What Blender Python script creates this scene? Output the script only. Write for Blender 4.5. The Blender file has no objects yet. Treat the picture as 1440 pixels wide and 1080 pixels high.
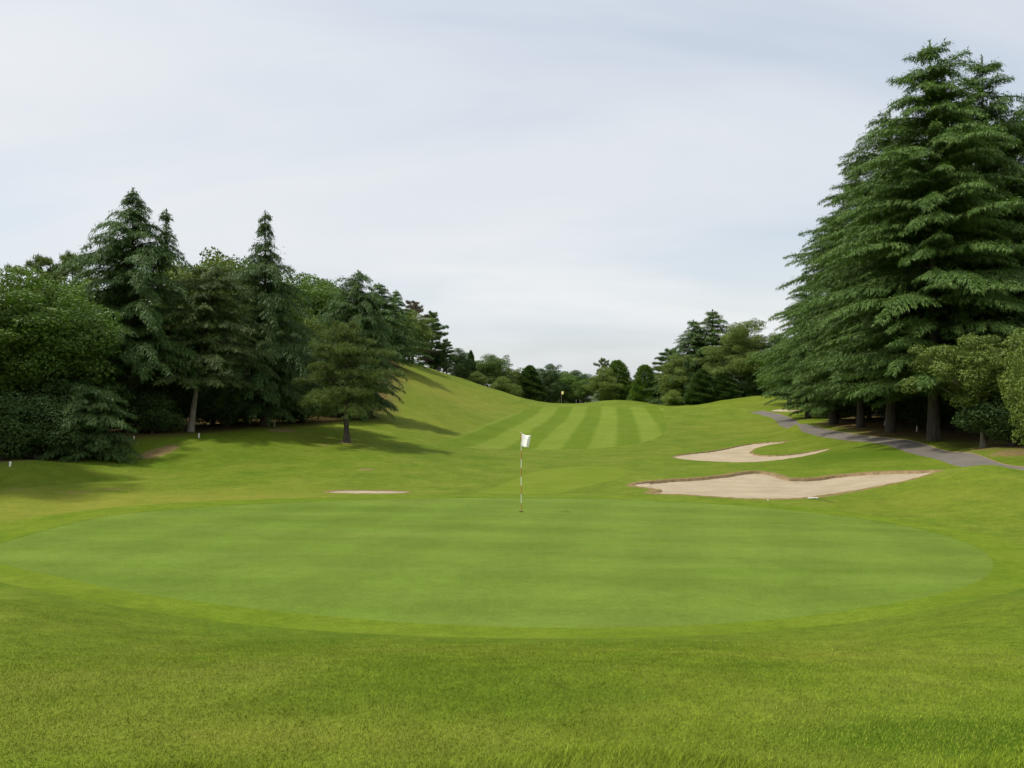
import bpy, math, random
import numpy as np
R = math.radians
scene = bpy.context.scene
col = scene.collection

# ------------------------------------------------------------------ camera, sky, sun, exposure
HC = 2.87                      # eye height above the putting green
FPX = 1120.0                   # focal length in photo pixels (1440 wide)
PITCH = math.atan(30.0 / FPX)
cam_d = bpy.data.cameras.new("camera")
cam_d.sensor_width = 36.0
cam_d.lens = 28.0
cam_d.clip_start = 0.05
cam_d.clip_end = 9000
cam = bpy.data.objects.new("camera", cam_d)
cam.location = (0, 0, HC)
cam.rotation_euler = (R(90) + PITCH, 0, 0)
col.objects.link(cam)
scene.camera = cam

SUN_EL, SUN_AZ = R(60), R(-95)            # azimuth measured from +Y towards +X
w = bpy.data.worlds.new("World")
scene.world = w
w.use_nodes = True
nt = w.node_tree
bg = nt.nodes["Background"]
sky = nt.nodes.new("ShaderNodeTexSky")
sky.sky_type = 'NISHITA'
sky.sun_disc = False
sky.sun_elevation = SUN_EL
sky.sun_rotation = SUN_AZ
sky.air_density = 1.2
sky.dust_density = 2.5
sky.ozone_density = 1.2
def wn(t, **k):
    n = nt.nodes.new(t)
    for a, b in k.items(): setattr(n, a, b)
    return n
tc = wn("ShaderNodeTexCoord")
sep = wn("ShaderNodeSeparateXYZ"); nt.links.new(tc.outputs["Generated"], sep.inputs[0])
add = wn("ShaderNodeMath", operation='ADD'); add.inputs[1].default_value = 0.22
mx = wn("ShaderNodeMath", operation='MAXIMUM'); mx.inputs[1].default_value = 0.0
nt.links.new(sep.outputs[2], mx.inputs[0]); nt.links.new(mx.outputs[0], add.inputs[0])
dx = wn("ShaderNodeMath", operation='DIVIDE'); nt.links.new(sep.outputs[0], dx.inputs[0]); nt.links.new(add.outputs[0], dx.inputs[1])
dy = wn("ShaderNodeMath", operation='DIVIDE'); nt.links.new(sep.outputs[1], dy.inputs[0]); nt.links.new(add.outputs[0], dy.inputs[1])
cmb = wn("ShaderNodeCombineXYZ"); nt.links.new(dx.outputs[0], cmb.inputs[0]); nt.links.new(dy.outputs[0], cmb.inputs[1])
mp = wn("ShaderNodeMapping"); mp.inputs["Rotation"].default_value = (0, 0, R(14)); mp.inputs["Scale"].default_value = (0.55, 1.25, 1)
mp.inputs["Location"].default_value = (2.3, 0.6, 0)
nt.links.new(cmb.outputs[0], mp.inputs[0])
n1 = wn("ShaderNodeTexNoise"); n1.inputs["Scale"].default_value = 1.0; n1.inputs["Detail"].default_value = 9
n1.inputs["Roughness"].default_value = 0.5; n1.inputs["Distortion"].default_value = 0.5
nt.links.new(mp.outputs[0], n1.inputs[0])
rp = wn("ShaderNodeValToRGB")
rp.color_ramp.elements[0].position = 0.38; rp.color_ramp.elements[0].color = (0.63, 0.63, 0.63, 1)
rp.color_ramp.elements[1].position = 0.60; rp.color_ramp.elements[1].color = (0.97, 0.97, 0.97, 1)
nt.links.new(n1.outputs["Fac"], rp.inputs[0])
n2 = wn("ShaderNodeTexNoise"); n2.inputs["Scale"].default_value = 0.55; n2.inputs["Detail"].default_value = 4
nt.links.new(mp.outputs[0], n2.inputs[0])
cr = wn("ShaderNodeValToRGB")
cr.color_ramp.elements[0].position = 0.38; cr.color_ramp.elements[0].color = (4.66, 4.9, 5.2, 1)
cr.color_ramp.elements[1].position = 0.60; cr.color_ramp.elements[1].color = (5.5, 5.58, 5.58, 1)
nt.links.new(n2.outputs["Fac"], cr.inputs[0])
mixs = wn("ShaderNodeMixRGB")
nt.links.new(rp.outputs[0], mixs.inputs[0]); nt.links.new(sky.outputs[0], mixs.inputs[1]); nt.links.new(cr.outputs[0], mixs.inputs[2])
nt.links.new(mixs.outputs[0], bg.inputs[0])
bg.inputs[1].default_value = 0.118

sun_d = bpy.data.lights.new("sun", 'SUN')
sun_d.energy = 2.9
sun_d.angle = R(3.0)
sun_d.color = (1.0, 0.94, 0.84)
sun = bpy.data.objects.new("sun", sun_d)
sd = (math.sin(SUN_AZ) * math.cos(SUN_EL), math.cos(SUN_AZ) * math.cos(SUN_EL), math.sin(SUN_EL))
from mathutils import Vector
sun.rotation_euler = Vector(sd).to_track_quat('Z', 'Y').to_euler()
sun.location = (-30, 0, 60)
col.objects.link(sun)

vs = scene.view_settings
vs.view_transform = 'Standard'
vs.look = 'None'
vs.exposure = 0.48
vs.gamma = 1.0
vs.use_curve_mapping = False
scene.cycles.max_bounces = 6
scene.cycles.transparent_max_bounces = 4

# ------------------------------------------------------------------ helpers
rng = np.random.default_rng(7)
FW = np.array([0, math.cos(PITCH), math.sin(PITCH)])
UP = np.array([0, -math.sin(PITCH), math.cos(PITCH)])
def ray(px, py):
    d = FW + UP * ((540 - py) / FPX)
    d = d + np.array([(px - 720) / FPX, 0, 0])
    return d / d[1]                       # unit forward distance
def P(px, py, D):
    d = ray(px, py)
    return (d[0] * D, D, HC + d[2] * D)
def PZ(px, D, z):
    return ((px - 720) / FPX * D, D, z)

def tag(o, label=None, cat=None, group=None, kind=None):
    if label: o["label"] = label
    if cat: o["category"] = cat
    if group: o["group"] = group
    if kind: o["kind"] = kind
    return o
def empty(name, loc, rz=0, s=1.0):
    o = bpy.data.objects.new(name, None)
    o.empty_display_size = 0.3
    o.location = loc
    o.rotation_euler = (0, 0, rz)
    if not hasattr(s, '__len__'): s = (s, s, s)
    o.scale = s
    col.objects.link(o)
    return o
def mesh_np(name, V, F, attrs=None, smooth=True, mats=None, mi=None):
    """F: list of (M,k) index arrays"""
    if not isinstance(F, list): F = [F]
    F = [f for f in F if len(f)]
    me = bpy.data.meshes.new(name)
    V = np.asarray(V, np.float32)
    me.vertices.add(len(V)); me.vertices.foreach_set("co", V.ravel())
    lv = np.concatenate([f.ravel() for f in F]).astype(np.int32)
    lt = np.concatenate([np.full(len(f), f.shape[1]) for f in F]).astype(np.int32)
    ls = np.concatenate([[0], np.cumsum(lt)[:-1]]).astype(np.int32)
    me.loops.add(len(lv)); me.loops.foreach_set("vertex_index", lv)
    me.polygons.add(len(lt)); me.polygons.foreach_set("loop_start", ls); me.polygons.foreach_set("loop_total", lt)
    me.polygons.foreach_set("use_smooth", np.full(len(lt), smooth))
    if mi is not None: me.polygons.foreach_set("material_index", np.asarray(mi, np.int32))
    for k, a in (attrs or {}).items():
        at = me.attributes.new(k, 'FLOAT', 'POINT'); at.data.foreach_set("value", np.asarray(a, np.float32))
    me.update(calc_edges=True)
    for m in (mats or []): me.materials.append(m)
    return me
def link(name, me, parent=None):
    o = bpy.data.objects.new(name, me)
    col.objects.link(o)
    if parent: o.parent = parent
    return o

# ------------------------------------------------------------------ materials
def mat(name):
    m = bpy.data.materials.new(name); m.use_nodes = True
    t = m.node_tree
    return m, t, t.nodes["Principled BSDF"]
def noise(t, vec, scale, detail=4, rough=0.55, stretch=None, w_=None):
    n = t.nodes.new("ShaderNodeTexNoise")
    n.inputs["Scale"].default_value = scale; n.inputs["Detail"].default_value = detail; n.inputs["Roughness"].default_value = rough
    if stretch:
        m = t.nodes.new("ShaderNodeMapping"); m.inputs["Scale"].default_value = stretch
        t.links.new(vec, m.inputs[0]); vec = m.outputs[0]
    t.links.new(vec, n.inputs["Vector"])
    return n.outputs["Fac"]
def ramp(t, fac, stops):
    r = t.nodes.new("ShaderNodeValToRGB")
    e = r.color_ramp.elements
    while len(e) < len(stops): e.new(0.5)
    for x, (p, c) in zip(e, stops):
        x.position = p; x.color = (c[0], c[1], c[2], 1) if hasattr(c, '__len__') else (c, c, c, 1)
    t.links.new(fac, r.inputs[0])
    return r.outputs[0]
def mixc(t, fac, a, b, mode='MIX'):
    n = t.nodes.new("ShaderNodeMixRGB"); n.blend_type = mode
    for s, v in ((n.inputs[0], fac), (n.inputs[1], a), (n.inputs[2], b)):
        if hasattr(v, 'links') or hasattr(v, 'is_linked'): t.links.new(v, s)
        elif hasattr(v, '__len__'): s.default_value = (v[0], v[1], v[2], 1)
        else: s.default_value = v if s.type == 'VALUE' else (v, v, v, 1)
    return n.outputs[0]
def mth(t, op, a, b=0.0):
    n = t.nodes.new("ShaderNodeMath"); n.operation = op
    for s, v in ((n.inputs[0], a), (n.inputs[1], b)):
        if hasattr(v, 'is_linked'): t.links.new(v, s)
        else: s.default_value = v
    return n.outputs[0]
def attr(t, name):
    n = t.nodes.new("ShaderNodeAttribute"); n.attribute_name = name
    return n.outputs["Fac"]
def pos(t):
    return t.nodes.new("ShaderNodeNewGeometry").outputs["Position"]
def bump(t, bs, h, strength, dist):
    b = t.nodes.new("ShaderNodeBump"); b.inputs["Strength"].default_value = strength; b.inputs["Distance"].default_value = dist
    t.links.new(h, b.inputs["Height"]); t.links.new(b.outputs[0], bs.inputs["Normal"])

def turf(name, c0, c1, c2, big=0.35, fine=1.0, stretch=None, ground=False, blades=False, stripes=False, bumpd=0.02, mott=0.35, mow=False):
    m, t, bs = mat(name)
    p = pos(t)
    nb = noise(t, p, big, 5, 0.6, stretch)
    c = ramp(t, nb, [(0.28, c0), (0.5, c1), (0.72, c2)])
    nm = noise(t, p, 2.2, 6, 0.7)
    c = mixc(t, mott, c, ramp(t, nm, [(0.3, 0.55), (0.7, 1.45)]), 'MULTIPLY')
    n8 = noise(t, p, 9, 5, 0.7)
    c = mixc(t, mott * .9, c, ramp(t, n8, [(0.32, 0.6), (0.68, 1.4)]), 'MULTIPLY')
    nf = noise(t, p, 38, 4, 0.75)
    c = mixc(t, 0.55 * fine, c, ramp(t, nf, [(0.3, 0.4), (0.7, 1.6)]), 'MULTIPLY')
    if stripes:
        s = attr(t, "stripe")
        w = mth(t, 'SINE', mth(t, 'MULTIPLY', mth(t, 'ADD', s, mth(t, 'MULTIPLY', noise(t, p, 0.8, 4), 0.12)), 2 * math.pi))
        w = mth(t, 'ADD', mth(t, 'MULTIPLY', w, 1.6), 0.5)
        wn_ = t.nodes.new("ShaderNodeClamp"); t.links.new(w, wn_.inputs[0])
        c = mixc(t, wn_.outputs[0], c, mixc(t, 1.0, c, (1.42, 1.28, 2.2), 'MULTIPLY'))
    if mow:
        sx = t.nodes.new("ShaderNodeSeparateXYZ"); t.links.new(p, sx.inputs[0])
        wob = mth(t, 'MULTIPLY', noise(t, p, 0.6, 3), 0.35)
        for ca, sa, per, am in ((.30, .95, 1.15, .042), (.97, -.24, 1.3, .038)):
            l = mth(t, 'ADD', mth(t, 'ADD', mth(t, 'MULTIPLY', sx.outputs[0], ca), mth(t, 'MULTIPLY', sx.outputs[1], sa)), wob)
            sn = mth(t, 'MULTIPLY', mth(t, 'SINE', mth(t, 'MULTIPLY', l, 2 * math.pi / (2 * per))), 1.5)
            cl = t.nodes.new("ShaderNodeClamp"); cl.inputs[1].default_value = -1; t.links.new(sn, cl.inputs[0])
            v = mth(t, 'ADD', mth(t, 'MULTIPLY', cl.outputs[0], am), 1.0)
            mu = t.nodes.new("ShaderNodeVectorMath"); mu.operation = 'SCALE'
            t.links.new(c, mu.inputs[0]); t.links.new(v, mu.inputs["Scale"]); c = mu.outputs[0]
    if ground:
        nd = noise(t, p, 1.3, 6, 0.7)
        dry_sunlit = mth(t, 'MULTIPLY', attr(t, "dry_sunlit"), ramp(t, nd, [(0.3, 0.25), (0.65, 1.0)]))
        c = mixc(t, dry_sunlit, c, mixc(t, 0.5, (0.190, 0.192, 0.028), ramp(t, nf, [(0.3, 0.6), (0.7, 1.4)]), 'MULTIPLY'))
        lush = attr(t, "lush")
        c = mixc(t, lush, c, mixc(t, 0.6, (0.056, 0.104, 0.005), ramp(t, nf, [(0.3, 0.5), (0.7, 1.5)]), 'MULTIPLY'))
        d = attr(t, "dirt")
        dm = mth(t, 'GREATER_THAN', mth(t, 'ADD', d, mth(t, 'MULTIPLY', mth(t, 'SUBTRACT', noise(t, p, 6.0, 7, 0.8), 0.5), 1.5)), 0.5)
        dc = ramp(t, noise(t, p, 5, 6, 0.7), [(0.3, (0.12, 0.085, 0.038)), (0.7, (0.27, 0.195, 0.09))])
        c = mixc(t, mth(t, 'MULTIPLY', dm, 0.9), c, dc)
        s = attr(t, "litter")
        sm = mth(t, 'MULTIPLY', s, ramp(t, noise(t, p, 2.0, 6, 0.7), [(0.25, 0.6), (0.55, 1.0)]))
        c = mixc(t, sm, c, ramp(t, nf, [(0.3, (0.060, 0.042, 0.018)), (0.7, (0.16, 0.105, 0.048))]))
    if blades:
        c = mixc(t, 1.0, c, ramp(t, attr(t, "tint"), [(0.0, (0.88, 0.88, 0.8)), (0.6, (1.06, 1.06, 1.0)), (0.95, (1.3, 1.26, 1.2)), (1.0, (1.9, 1.6, 2.0))]), 'MULTIPLY')
    t.links.new(c, bs.inputs["Base Color"])
    bs.inputs["Roughness"].default_value = 0.9
    bs.inputs["Specular IOR Level"].default_value = 0.05
    if bumpd:
        h = mth(t, 'ADD', mth(t, 'MULTIPLY', nf, 0.6), nm)
        bump(t, bs, h, 0.6, bumpd)
    return m
M = {}
GR = ((0.078, 0.128, 0.009), (0.106, 0.150, 0.013), (0.137, 0.170, 0.022))
M['ground'] = turf('rough_turf', *GR, big=0.45, ground=True, bumpd=0.035, mott=.42)
M['blades'] = turf('grass_blades', *[tuple(v * 1.5 for v in g) for g in GR], big=0.45, fine=0.2, blades=True, bumpd=0, mott=.42)
M['collar'] = turf('collar_turf', (0.084, 0.138, 0.007), (0.104, 0.155, 0.010), (0.128, 0.170, 0.016), big=0.5, fine=0.8, bumpd=0.015)
M['green'] = turf('green_turf', (0.090, 0.144, 0.016), (0.105, 0.159, 0.021), (0.123, 0.174, 0.027), big=0.55, fine=0.6, stretch=(0.22, 1.6, 1), bumpd=0.004, mott=0.22, mow=True)
M['apron'] = turf('apron_turf', (0.104, 0.152, 0.009), (0.120, 0.166, 0.014), (0.135, 0.178, 0.020), big=0.4, fine=0.5, bumpd=0.01, mott=.2)
M['fairway'] = turf('fairway_turf', (0.080, 0.130, 0.007), (0.092, 0.142, 0.009), (0.106, 0.152, 0.013), big=0.3, fine=0.5, stripes=True, bumpd=0.015, mott=0.25)

m, t, bs = mat('bunker_sand'); p = pos(t)
c = ramp(t, noise(t, p, 0.7, 6, 0.65), [(0.3, (0.38, 0.315, 0.215)), (0.7, (0.50, 0.425, 0.30))])
c = mixc(t, 0.35, c, ramp(t, noise(t, p, 14, 5, 0.7), [(0.3, 0.7), (0.7, 1.25)]), 'MULTIPLY')
t.links.new(c, bs.inputs["Base Color"]); bs.inputs["Roughness"].default_value = 1; bs.inputs["Specular IOR Level"].default_value = 0.05
bump(t, bs, noise(t, p, 5, 6, 0.75, (1, 2.5, 1)), 0.9, 0.12); M['sand'] = m
m, t, bs = mat('bunker_lip'); p = pos(t)
c = ramp(t, noise(t, p, 6, 6, 0.7), [(0.3, (0.22, 0.16, 0.08)), (0.5, (0.34, 0.25, 0.135)), (0.72, (0.43, 0.34, 0.20))])
t.links.new(c, bs.inputs["Base Color"]); bs.inputs["Roughness"].default_value = 1; M['lip'] = m
m, t, bs = mat('path_asphalt'); p = pos(t)
c = ramp(t, noise(t, p, 0.8, 6, 0.65), [(0.3, (0.096, 0.086, 0.070)), (0.7, (0.148, 0.132, 0.108))])
c = mixc(t, 0.5, c, ramp(t, noise(t, p, 30, 4, 0.8), [(0.3, 0.6), (0.7, 1.4)]), 'MULTIPLY')
t.links.new(c, bs.inputs["Base Color"]); bs.inputs["Roughness"].default_value = 0.9; bump(t, bs, noise(t, p, 40, 3), 0.4, 0.01); M['path'] = m

def leafmat(name, cs, trans=0.22, objvar=0.25, rough=0.55, spec=0.25):
    m, t, bs = mat(name)
    c = ramp(t, attr(t, "tint"), [(0.0, cs[0]), (0.5, cs[1]), (1.0, cs[2])])
    oi = t.nodes.new("ShaderNodeObjectInfo")
    v = mth(t, 'ADD', mth(t, 'MULTIPLY', oi.outputs["Random"], objvar), 1 - objvar / 2)
    mu = t.nodes.new("ShaderNodeVectorMath"); mu.operation = 'SCALE'
    t.links.new(c, mu.inputs[0]); t.links.new(v, mu.inputs["Scale"]); c = mu.outputs[0]
    t.links.new(c, bs.inputs["Base Color"])
    bs.inputs["Roughness"].default_value = rough; bs.inputs["Specular IOR Level"].default_value = spec
    tr = t.nodes.new("ShaderNodeBsdfTranslucent")
    t.links.new(mixc(t, 1.0, c, (1.3, 1.35, 0.6), 'MULTIPLY'), tr.inputs[0])
    mix = t.nodes.new("ShaderNodeMixShader"); mix.inputs[0].default_value = trans
    t.links.new(bs.outputs[0], mix.inputs[1]); t.links.new(tr.outputs[0], mix.inputs[2])
    t.links.new(mix.outputs[0], t.nodes["Material Output"].inputs[0])
    M[name] = m
leafmat('cedar_dark', [(0.042, 0.088, 0.022), (0.076, 0.142, 0.036), (0.132, 0.212, 0.060)])
leafmat('cedar_green', [(0.052, 0.098, 0.019), (0.088, 0.160, 0.034), (0.145, 0.225, 0.056)])
leafmat('pine_olive', [(0.056, 0.088, 0.018), (0.106, 0.154, 0.034), (0.168, 0.216, 0.058)])
leafmat('cedar_olive', [(0.044, 0.072, 0.018), (0.080, 0.120, 0.030), (0.125, 0.170, 0.048)])
leafmat('leaf_mid', [(0.050, 0.100, 0.015), (0.090, 0.160, 0.025), (0.140, 0.215, 0.042)])
leafmat('leaf_light', [(0.078, 0.125, 0.018), (0.135, 0.196, 0.030), (0.200, 0.260, 0.058)])
leafmat('leaf_olive', [(0.072, 0.112, 0.019), (0.124, 0.178, 0.032), (0.180, 0.232, 0.058)])
leafmat('leaf_dark', [(0.028, 0.062, 0.014), (0.054, 0.104, 0.024), (0.092, 0.150, 0.038)])
leafmat('needle_brown', [(0.085, 0.066, 0.040), (0.150, 0.118, 0.072), (0.180, 0.170, 0.095)], trans=0.1)
def bark(name, a, b):
    m, t, bs = mat(name); tcn = t.nodes.new("ShaderNodeTexCoord").outputs["Object"]
    n = noise(t, tcn, 7, 6, 0.7, (1, 1, 0.25))
    t.links.new(ramp(t, n, [(0.3, a), (0.7, b)]), bs.inputs["Base Color"]); bs.inputs["Roughness"].default_value = 0.95
    bump(t, bs, n, 0.9, 0.05); M[name] = m
bark('bark', (0.028, 0.022, 0.017), (0.095, 0.078, 0.062))
bark('bark_pale', (0.10, 0.085, 0.065), (0.30, 0.27, 0.22))
def plain(name, c, rough=0.5):
    m, t, bs = mat(name); p = t.nodes.new("ShaderNodeTexCoord").outputs["Object"]
    t.links.new(mixc(t, 0.3, c, ramp(t, noise(t, p, 9, 4), [(0.3, 0.8), (0.7, 1.15)]), 'MULTIPLY'), bs.inputs["Base Color"])
    bs.inputs["Roughness"].default_value = rough; M[name] = m
plain('white_paint', (0.78, 0.78, 0.75)); plain('red_paint', (0.45, 0.15, 0.05)); plain('flag_cloth', (0.86, 0.86, 0.84), 0.9)
plain('flag_yellow', (0.80, 0.72, 0.30), 0.9); plain('hole_shade_paint', (0.02, 0.02, 0.02)); plain('flag_print', (0.45, 0.46, 0.48), 0.9)
plain('house_wall', (0.62, 0.62, 0.60), 0.8); plain('roof_tile', (0.16, 0.20, 0.27), 0.6); plain('window_glass', (0.05, 0.06, 0.07), 0.1)

# ------------------------------------------------------------------ terrain: control points -> thin-plate surface in (azimuth, log distance)
ctrl = []
def C(px, *pd):
    for py, D in pd: ctrl.append(P(px, py, D))
def CZ(px, *dz):
    for D, z in dz: ctrl.append(PZ(px, D, z))
for px in (-250, 100, 400, 720, 1040, 1340, 1690):
    CZ(px, (1.6, 1.34), (2.6, 1.32), (3.5, 1.27), (5.2, 1.06), (7.0, 0.68))
for px in (250, 480, 720, 960, 1190): CZ(px, (8.8, 0.26), (10.2, 0.02))
for px in (-250, 0, 1440, 1690): CZ(px, (9.0, 0.55), (11.0, 0.25), (12.8, 0.03))
for px, ds in ((-60, (15.5,)), (60, (14, 17)), (200, (13, 16, 19)), (400, (12, 15, 19, 22)), (720, (11.5, 14, 17, 20.5, 24)), (1000, (12, 15, 18, 22)), (1200, (13, 16, 19)), (1340, (14, 16))):
    CZ(px, *[(d, 0.0) for d in ds])
C(-60, (742, 19), (690, 25.2), (695, 27), (660, 30.5)); CZ(-60, (36, .7), (45, 1.2), (70, 4), (110, 10), (160, 14))
C(20, (735, 19.5), (688, 25), (650, 30)); CZ(20, (27, .12), (34, .7), (45, 1.3), (70, 4.2))
C(80, (700, 24), (684, 26), (655, 30.5)); CZ(80, (28.2, .1), (33, .55), (110, 10.5), (160, 14))
C(200, (718, 21.8), (690, 26.2), (676, 28.3), (645, 35.2), (618, 39)); CZ(200, (31, -.05), (45, 1.6), (60, 2.4), (80, 4.8), (110, 11), (160, 14.5))
C(300, (708, 23.2), (682, 28.3), (668, 31.5), (640, 36.5), (613, 41)); CZ(300, (45, 1.5), (60, 2.2), (80, 5), (110, 11.5), (160, 14.5))
C(430, (702, 24.6), (685, 27.8), (660, 34), (640, 38.5), (622, 42.5)); C(390, (600, 46)); CZ(430, (52, 1.7), (70, 4.2), (100, 11), (150, 13))
C(520, (698, 25.5), (692, 26.8), (670, 31.8), (645, 38.5), (627, 43)); C(487, (622, 44)); C(540, (603, 51), (577, 62)); C(565, (545, 73), (520, 88), (506, 101)); CZ(565, (118, 8.6), (160, 9))
C(640, (695, 26.2), (670, 33.5), (645, 42), (615, 55), (590, 66), (570, 78), (550, 92), (529, 109)); CZ(640, (125, 6.3), (160, 5.5))
C(720, (697, 26.2), (670, 34), (650, 41.5), (630, 54), (600, 70), (575, 92), (555, 112)); CZ(720, (130, 3.9), (160, 3.5))
C(790, (697, 26), (660, 37.5), (640, 48), (605, 68), (582, 92), (570, 115)); CZ(790, (135, 2.9), (170, 2.2))
C(880, (697, 26), (680, 30.5), (650, 42), (625, 55), (600, 70), (580, 92), (570, 106), (562, 117)); CZ(880, (135, 2.8), (170, 2))
C(960, (700, 25), (674, 32), (655, 40), (640, 48), (620, 58), (600, 70), (582, 86), (572, 100)); CZ(960, (116, 2.3), (160, 2))
C(1060, (706, 24), (701, 25), (680, 30), (663, 35), (650, 41), (630, 51), (610, 62), (590, 75), (579, 84), (566, 94), (556.5, 101)); CZ(1060, (114, 3.2), (150, 2.2))
C(1160, (714, 23), (697, 25.8), (672, 33.0), (650, 39), (630, 46), (610, 53), (595, 62), (577, 78), (563, 92)); CZ(1160, (105, 3.2), (150, 2.5))
C(1250, (728, 21.3), (716, 23), (681, 27.6), (664, 32), (650, 35.5), (625, 42), (608, 48)); CZ(1250, (60, 1.8), (80, 2.6), (120, 2.8))
C(1330, (738, 20), (700, 24), (661.5, 29.5), (654, 33), (637, 37.5), (615, 43.5)); CZ(1330, (60, 1.7), (90, 2.2))
C(1400, (748, 18.5), (700, 22.6), (653.5, 26.8), (640, 33.5)); CZ(1400, (30, .52), (36, 1.0), (45, 1.1))
C(1450, (752, 18), (704, 22), (678, 24.3), (667, 26.5), (656, 29.2), (646, 32)); CZ(1450, (45, .9), (60, 1.2), (100, 2))
CZ(1690, (18, .3), (24, .6), (30, .8), (45, 1), (70, 1.5), (120, 2))
CZ(-300, (18, .1), (26, .3), (34, .9), (50, 1.8), (80, 5), (130, 12))
for px in (-300, 0, 300): CZ(px, (230, 12))
for px in (560, 800, 1100, 1440, 1700): CZ(px, (230, 2.4))
ctrl = np.array(ctrl)
def warp(x, y):
    r = np.hypot(x, y)
    az = np.arctan2(x, y)
    az = np.clip(az, -0.80, 0.80)
    return az * 1.25, np.log(np.clip(r, 1.5, 240.0)), r
def tpsk(d2): return np.where(d2 > 1e-12, 0.5 * d2 * np.log(np.maximum(d2, 1e-12)), 0)
a_, b_, r_ = warp(ctrl[:, 0], ctrl[:, 1])
n_ = len(ctrl)
K_ = tpsk((a_[:, None] - a_) ** 2 + (b_[:, None] - b_) ** 2) + np.eye(n_) * 2e-4
Pm = np.stack([np.ones(n_), a_, b_], 1)
A_ = np.zeros((n_ + 3, n_ + 3)); A_[:n_, :n_] = K_; A_[:n_, n_:] = Pm; A_[n_:, :n_] = Pm.T
W_ = np.linalg.solve(A_, np.concatenate([ctrl[:, 2] / (r_ + 10), np.zeros(3)]))
BUMPS = []       # x, y, height, radius
def height(x, y):
    x = np.asarray(x, float); y = np.asarray(y, float)
    a, b, r = warp(x, y)
    out = np.empty(x.shape)
    fa, fb = a.ravel(), b.ravel(); o = out.ravel()
    for i in range(0, len(fa), 20000):
        s = slice(i, i + 20000)
        k = tpsk((fa[s, None] - a_) ** 2 + (fb[s, None] - b_) ** 2)
        o[s] = k @ W_[:n_] + W_[n_] + W_[n_ + 1] * fa[s] + W_[n_ + 2] * fb[s]
    z = o.reshape(x.shape) * (np.minimum(r, 240) + 10)
    far = np.clip((r - 240) / 600, 0, 1)
    z = z * (1 - far) + 1.0 * far
    wob = 0.030 * np.sin(x * 0.9 + 1.3 * np.sin(y * 0.31)) * np.sin(y * 0.55 + x * 0.2) + 0.012 * np.sin(x * 2.3 + y) * np.sin(y * 1.7 - x * 0.6)
    z = z + wob * np.clip((r - 26) / 20, 0, 1) * np.clip(r / 45, 0.5, 2.0)
    for bx, by, bh, br in BUMPS:
        z = z + bh * np.exp(-((x - bx) ** 2 + (y - by) ** 2) / br ** 2)
    return z

DS = np.exp(np.linspace(np.log(4.0), np.log(170), 1500))
def gp(px, py):
    """where the line of sight of a photo pixel first meets the ground"""
    d = ray(px, py)
    zg = height(d[0] * DS, DS)
    hit = np.nonzero(zg >= HC + d[2] * DS)[0]
    if len(hit) == 0: i = len(DS) - 1
    else: i = max(hit[0], 1)
    f0 = HC + d[2] * DS[i - 1] - zg[i - 1]; f1 = HC + d[2] * DS[i] - zg[i]
    u = f0 / (f0 - f1) if f0 > f1 and f0 > 0 else 1.0
    D = DS[i - 1] + (DS[i] - DS[i - 1]) * min(max(u, 0), 1)
    return (d[0] * D, D)
def smooth_poly(pts, n=6, closed=True):
    pts = np.array(pts, float); N = len(pts); out = []
    rngi = range(N) if closed else range(N - 1)
    for i in rngi:
        if closed: p0, p1, p2, p3 = pts[i - 1], pts[i], pts[(i + 1) % N], pts[(i + 2) % N]
        else: p0, p1, p2, p3 = pts[max(i - 1, 0)], pts[i], pts[i + 1], pts[min(i + 2, N - 1)]
        for u in np.arange(n) / n:
            out.append(0.5 * ((2 * p1) + (-p0 + p2) * u + (2 * p0 - 5 * p1 + 4 * p2 - p3) * u * u + (-p0 + 3 * p1 - 3 * p2 + p3) * u ** 3))
    if not closed: out.append(pts[-1])
    return np.array(out)
def poly_px(pts, n=6):
    return smooth_poly([gp(*q) for q in smooth_poly(pts, 3)], 2)
def sdf(poly, x, y, margin=3.0):
    out = np.full(x.shape, 1e3)
    lo, hi = poly.min(0) - margin, poly.max(0) + margin
    idx = np.nonzero((x > lo[0]) & (x < hi[0]) & (y > lo[1]) & (y < hi[1]))[0]
    A = poly; B = np.roll(poly, -1, 0); E = B - A; L2 = np.maximum((E ** 2).sum(1), 1e-12)
    for i in range(0, len(idx), 8000):
        j = idx[i:i + 8000]
        qx, qy = x[j][:, None], y[j][:, None]
        wx, wy = qx - A[:, 0], qy - A[:, 1]
        u = np.clip((wx * E[:, 0] + wy * E[:, 1]) / L2, 0, 1)
        d = np.sqrt(((wx - u * E[:, 0]) ** 2 + (wy - u * E[:, 1]) ** 2).min(1))
        c1 = (A[:, 1] > qy) != (B[:, 1] > qy)
        with np.errstate(divide='ignore', invalid='ignore'):
            xi = A[:, 0] + (qy - A[:, 1]) / np.where(E[:, 1] == 0, 1e-9, E[:, 1]) * E[:, 0]
        ins = ((c1 & (qx < xi)).sum(1) % 2) == 1
        out[j] = np.where(ins, -d, d)
    return out

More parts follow.
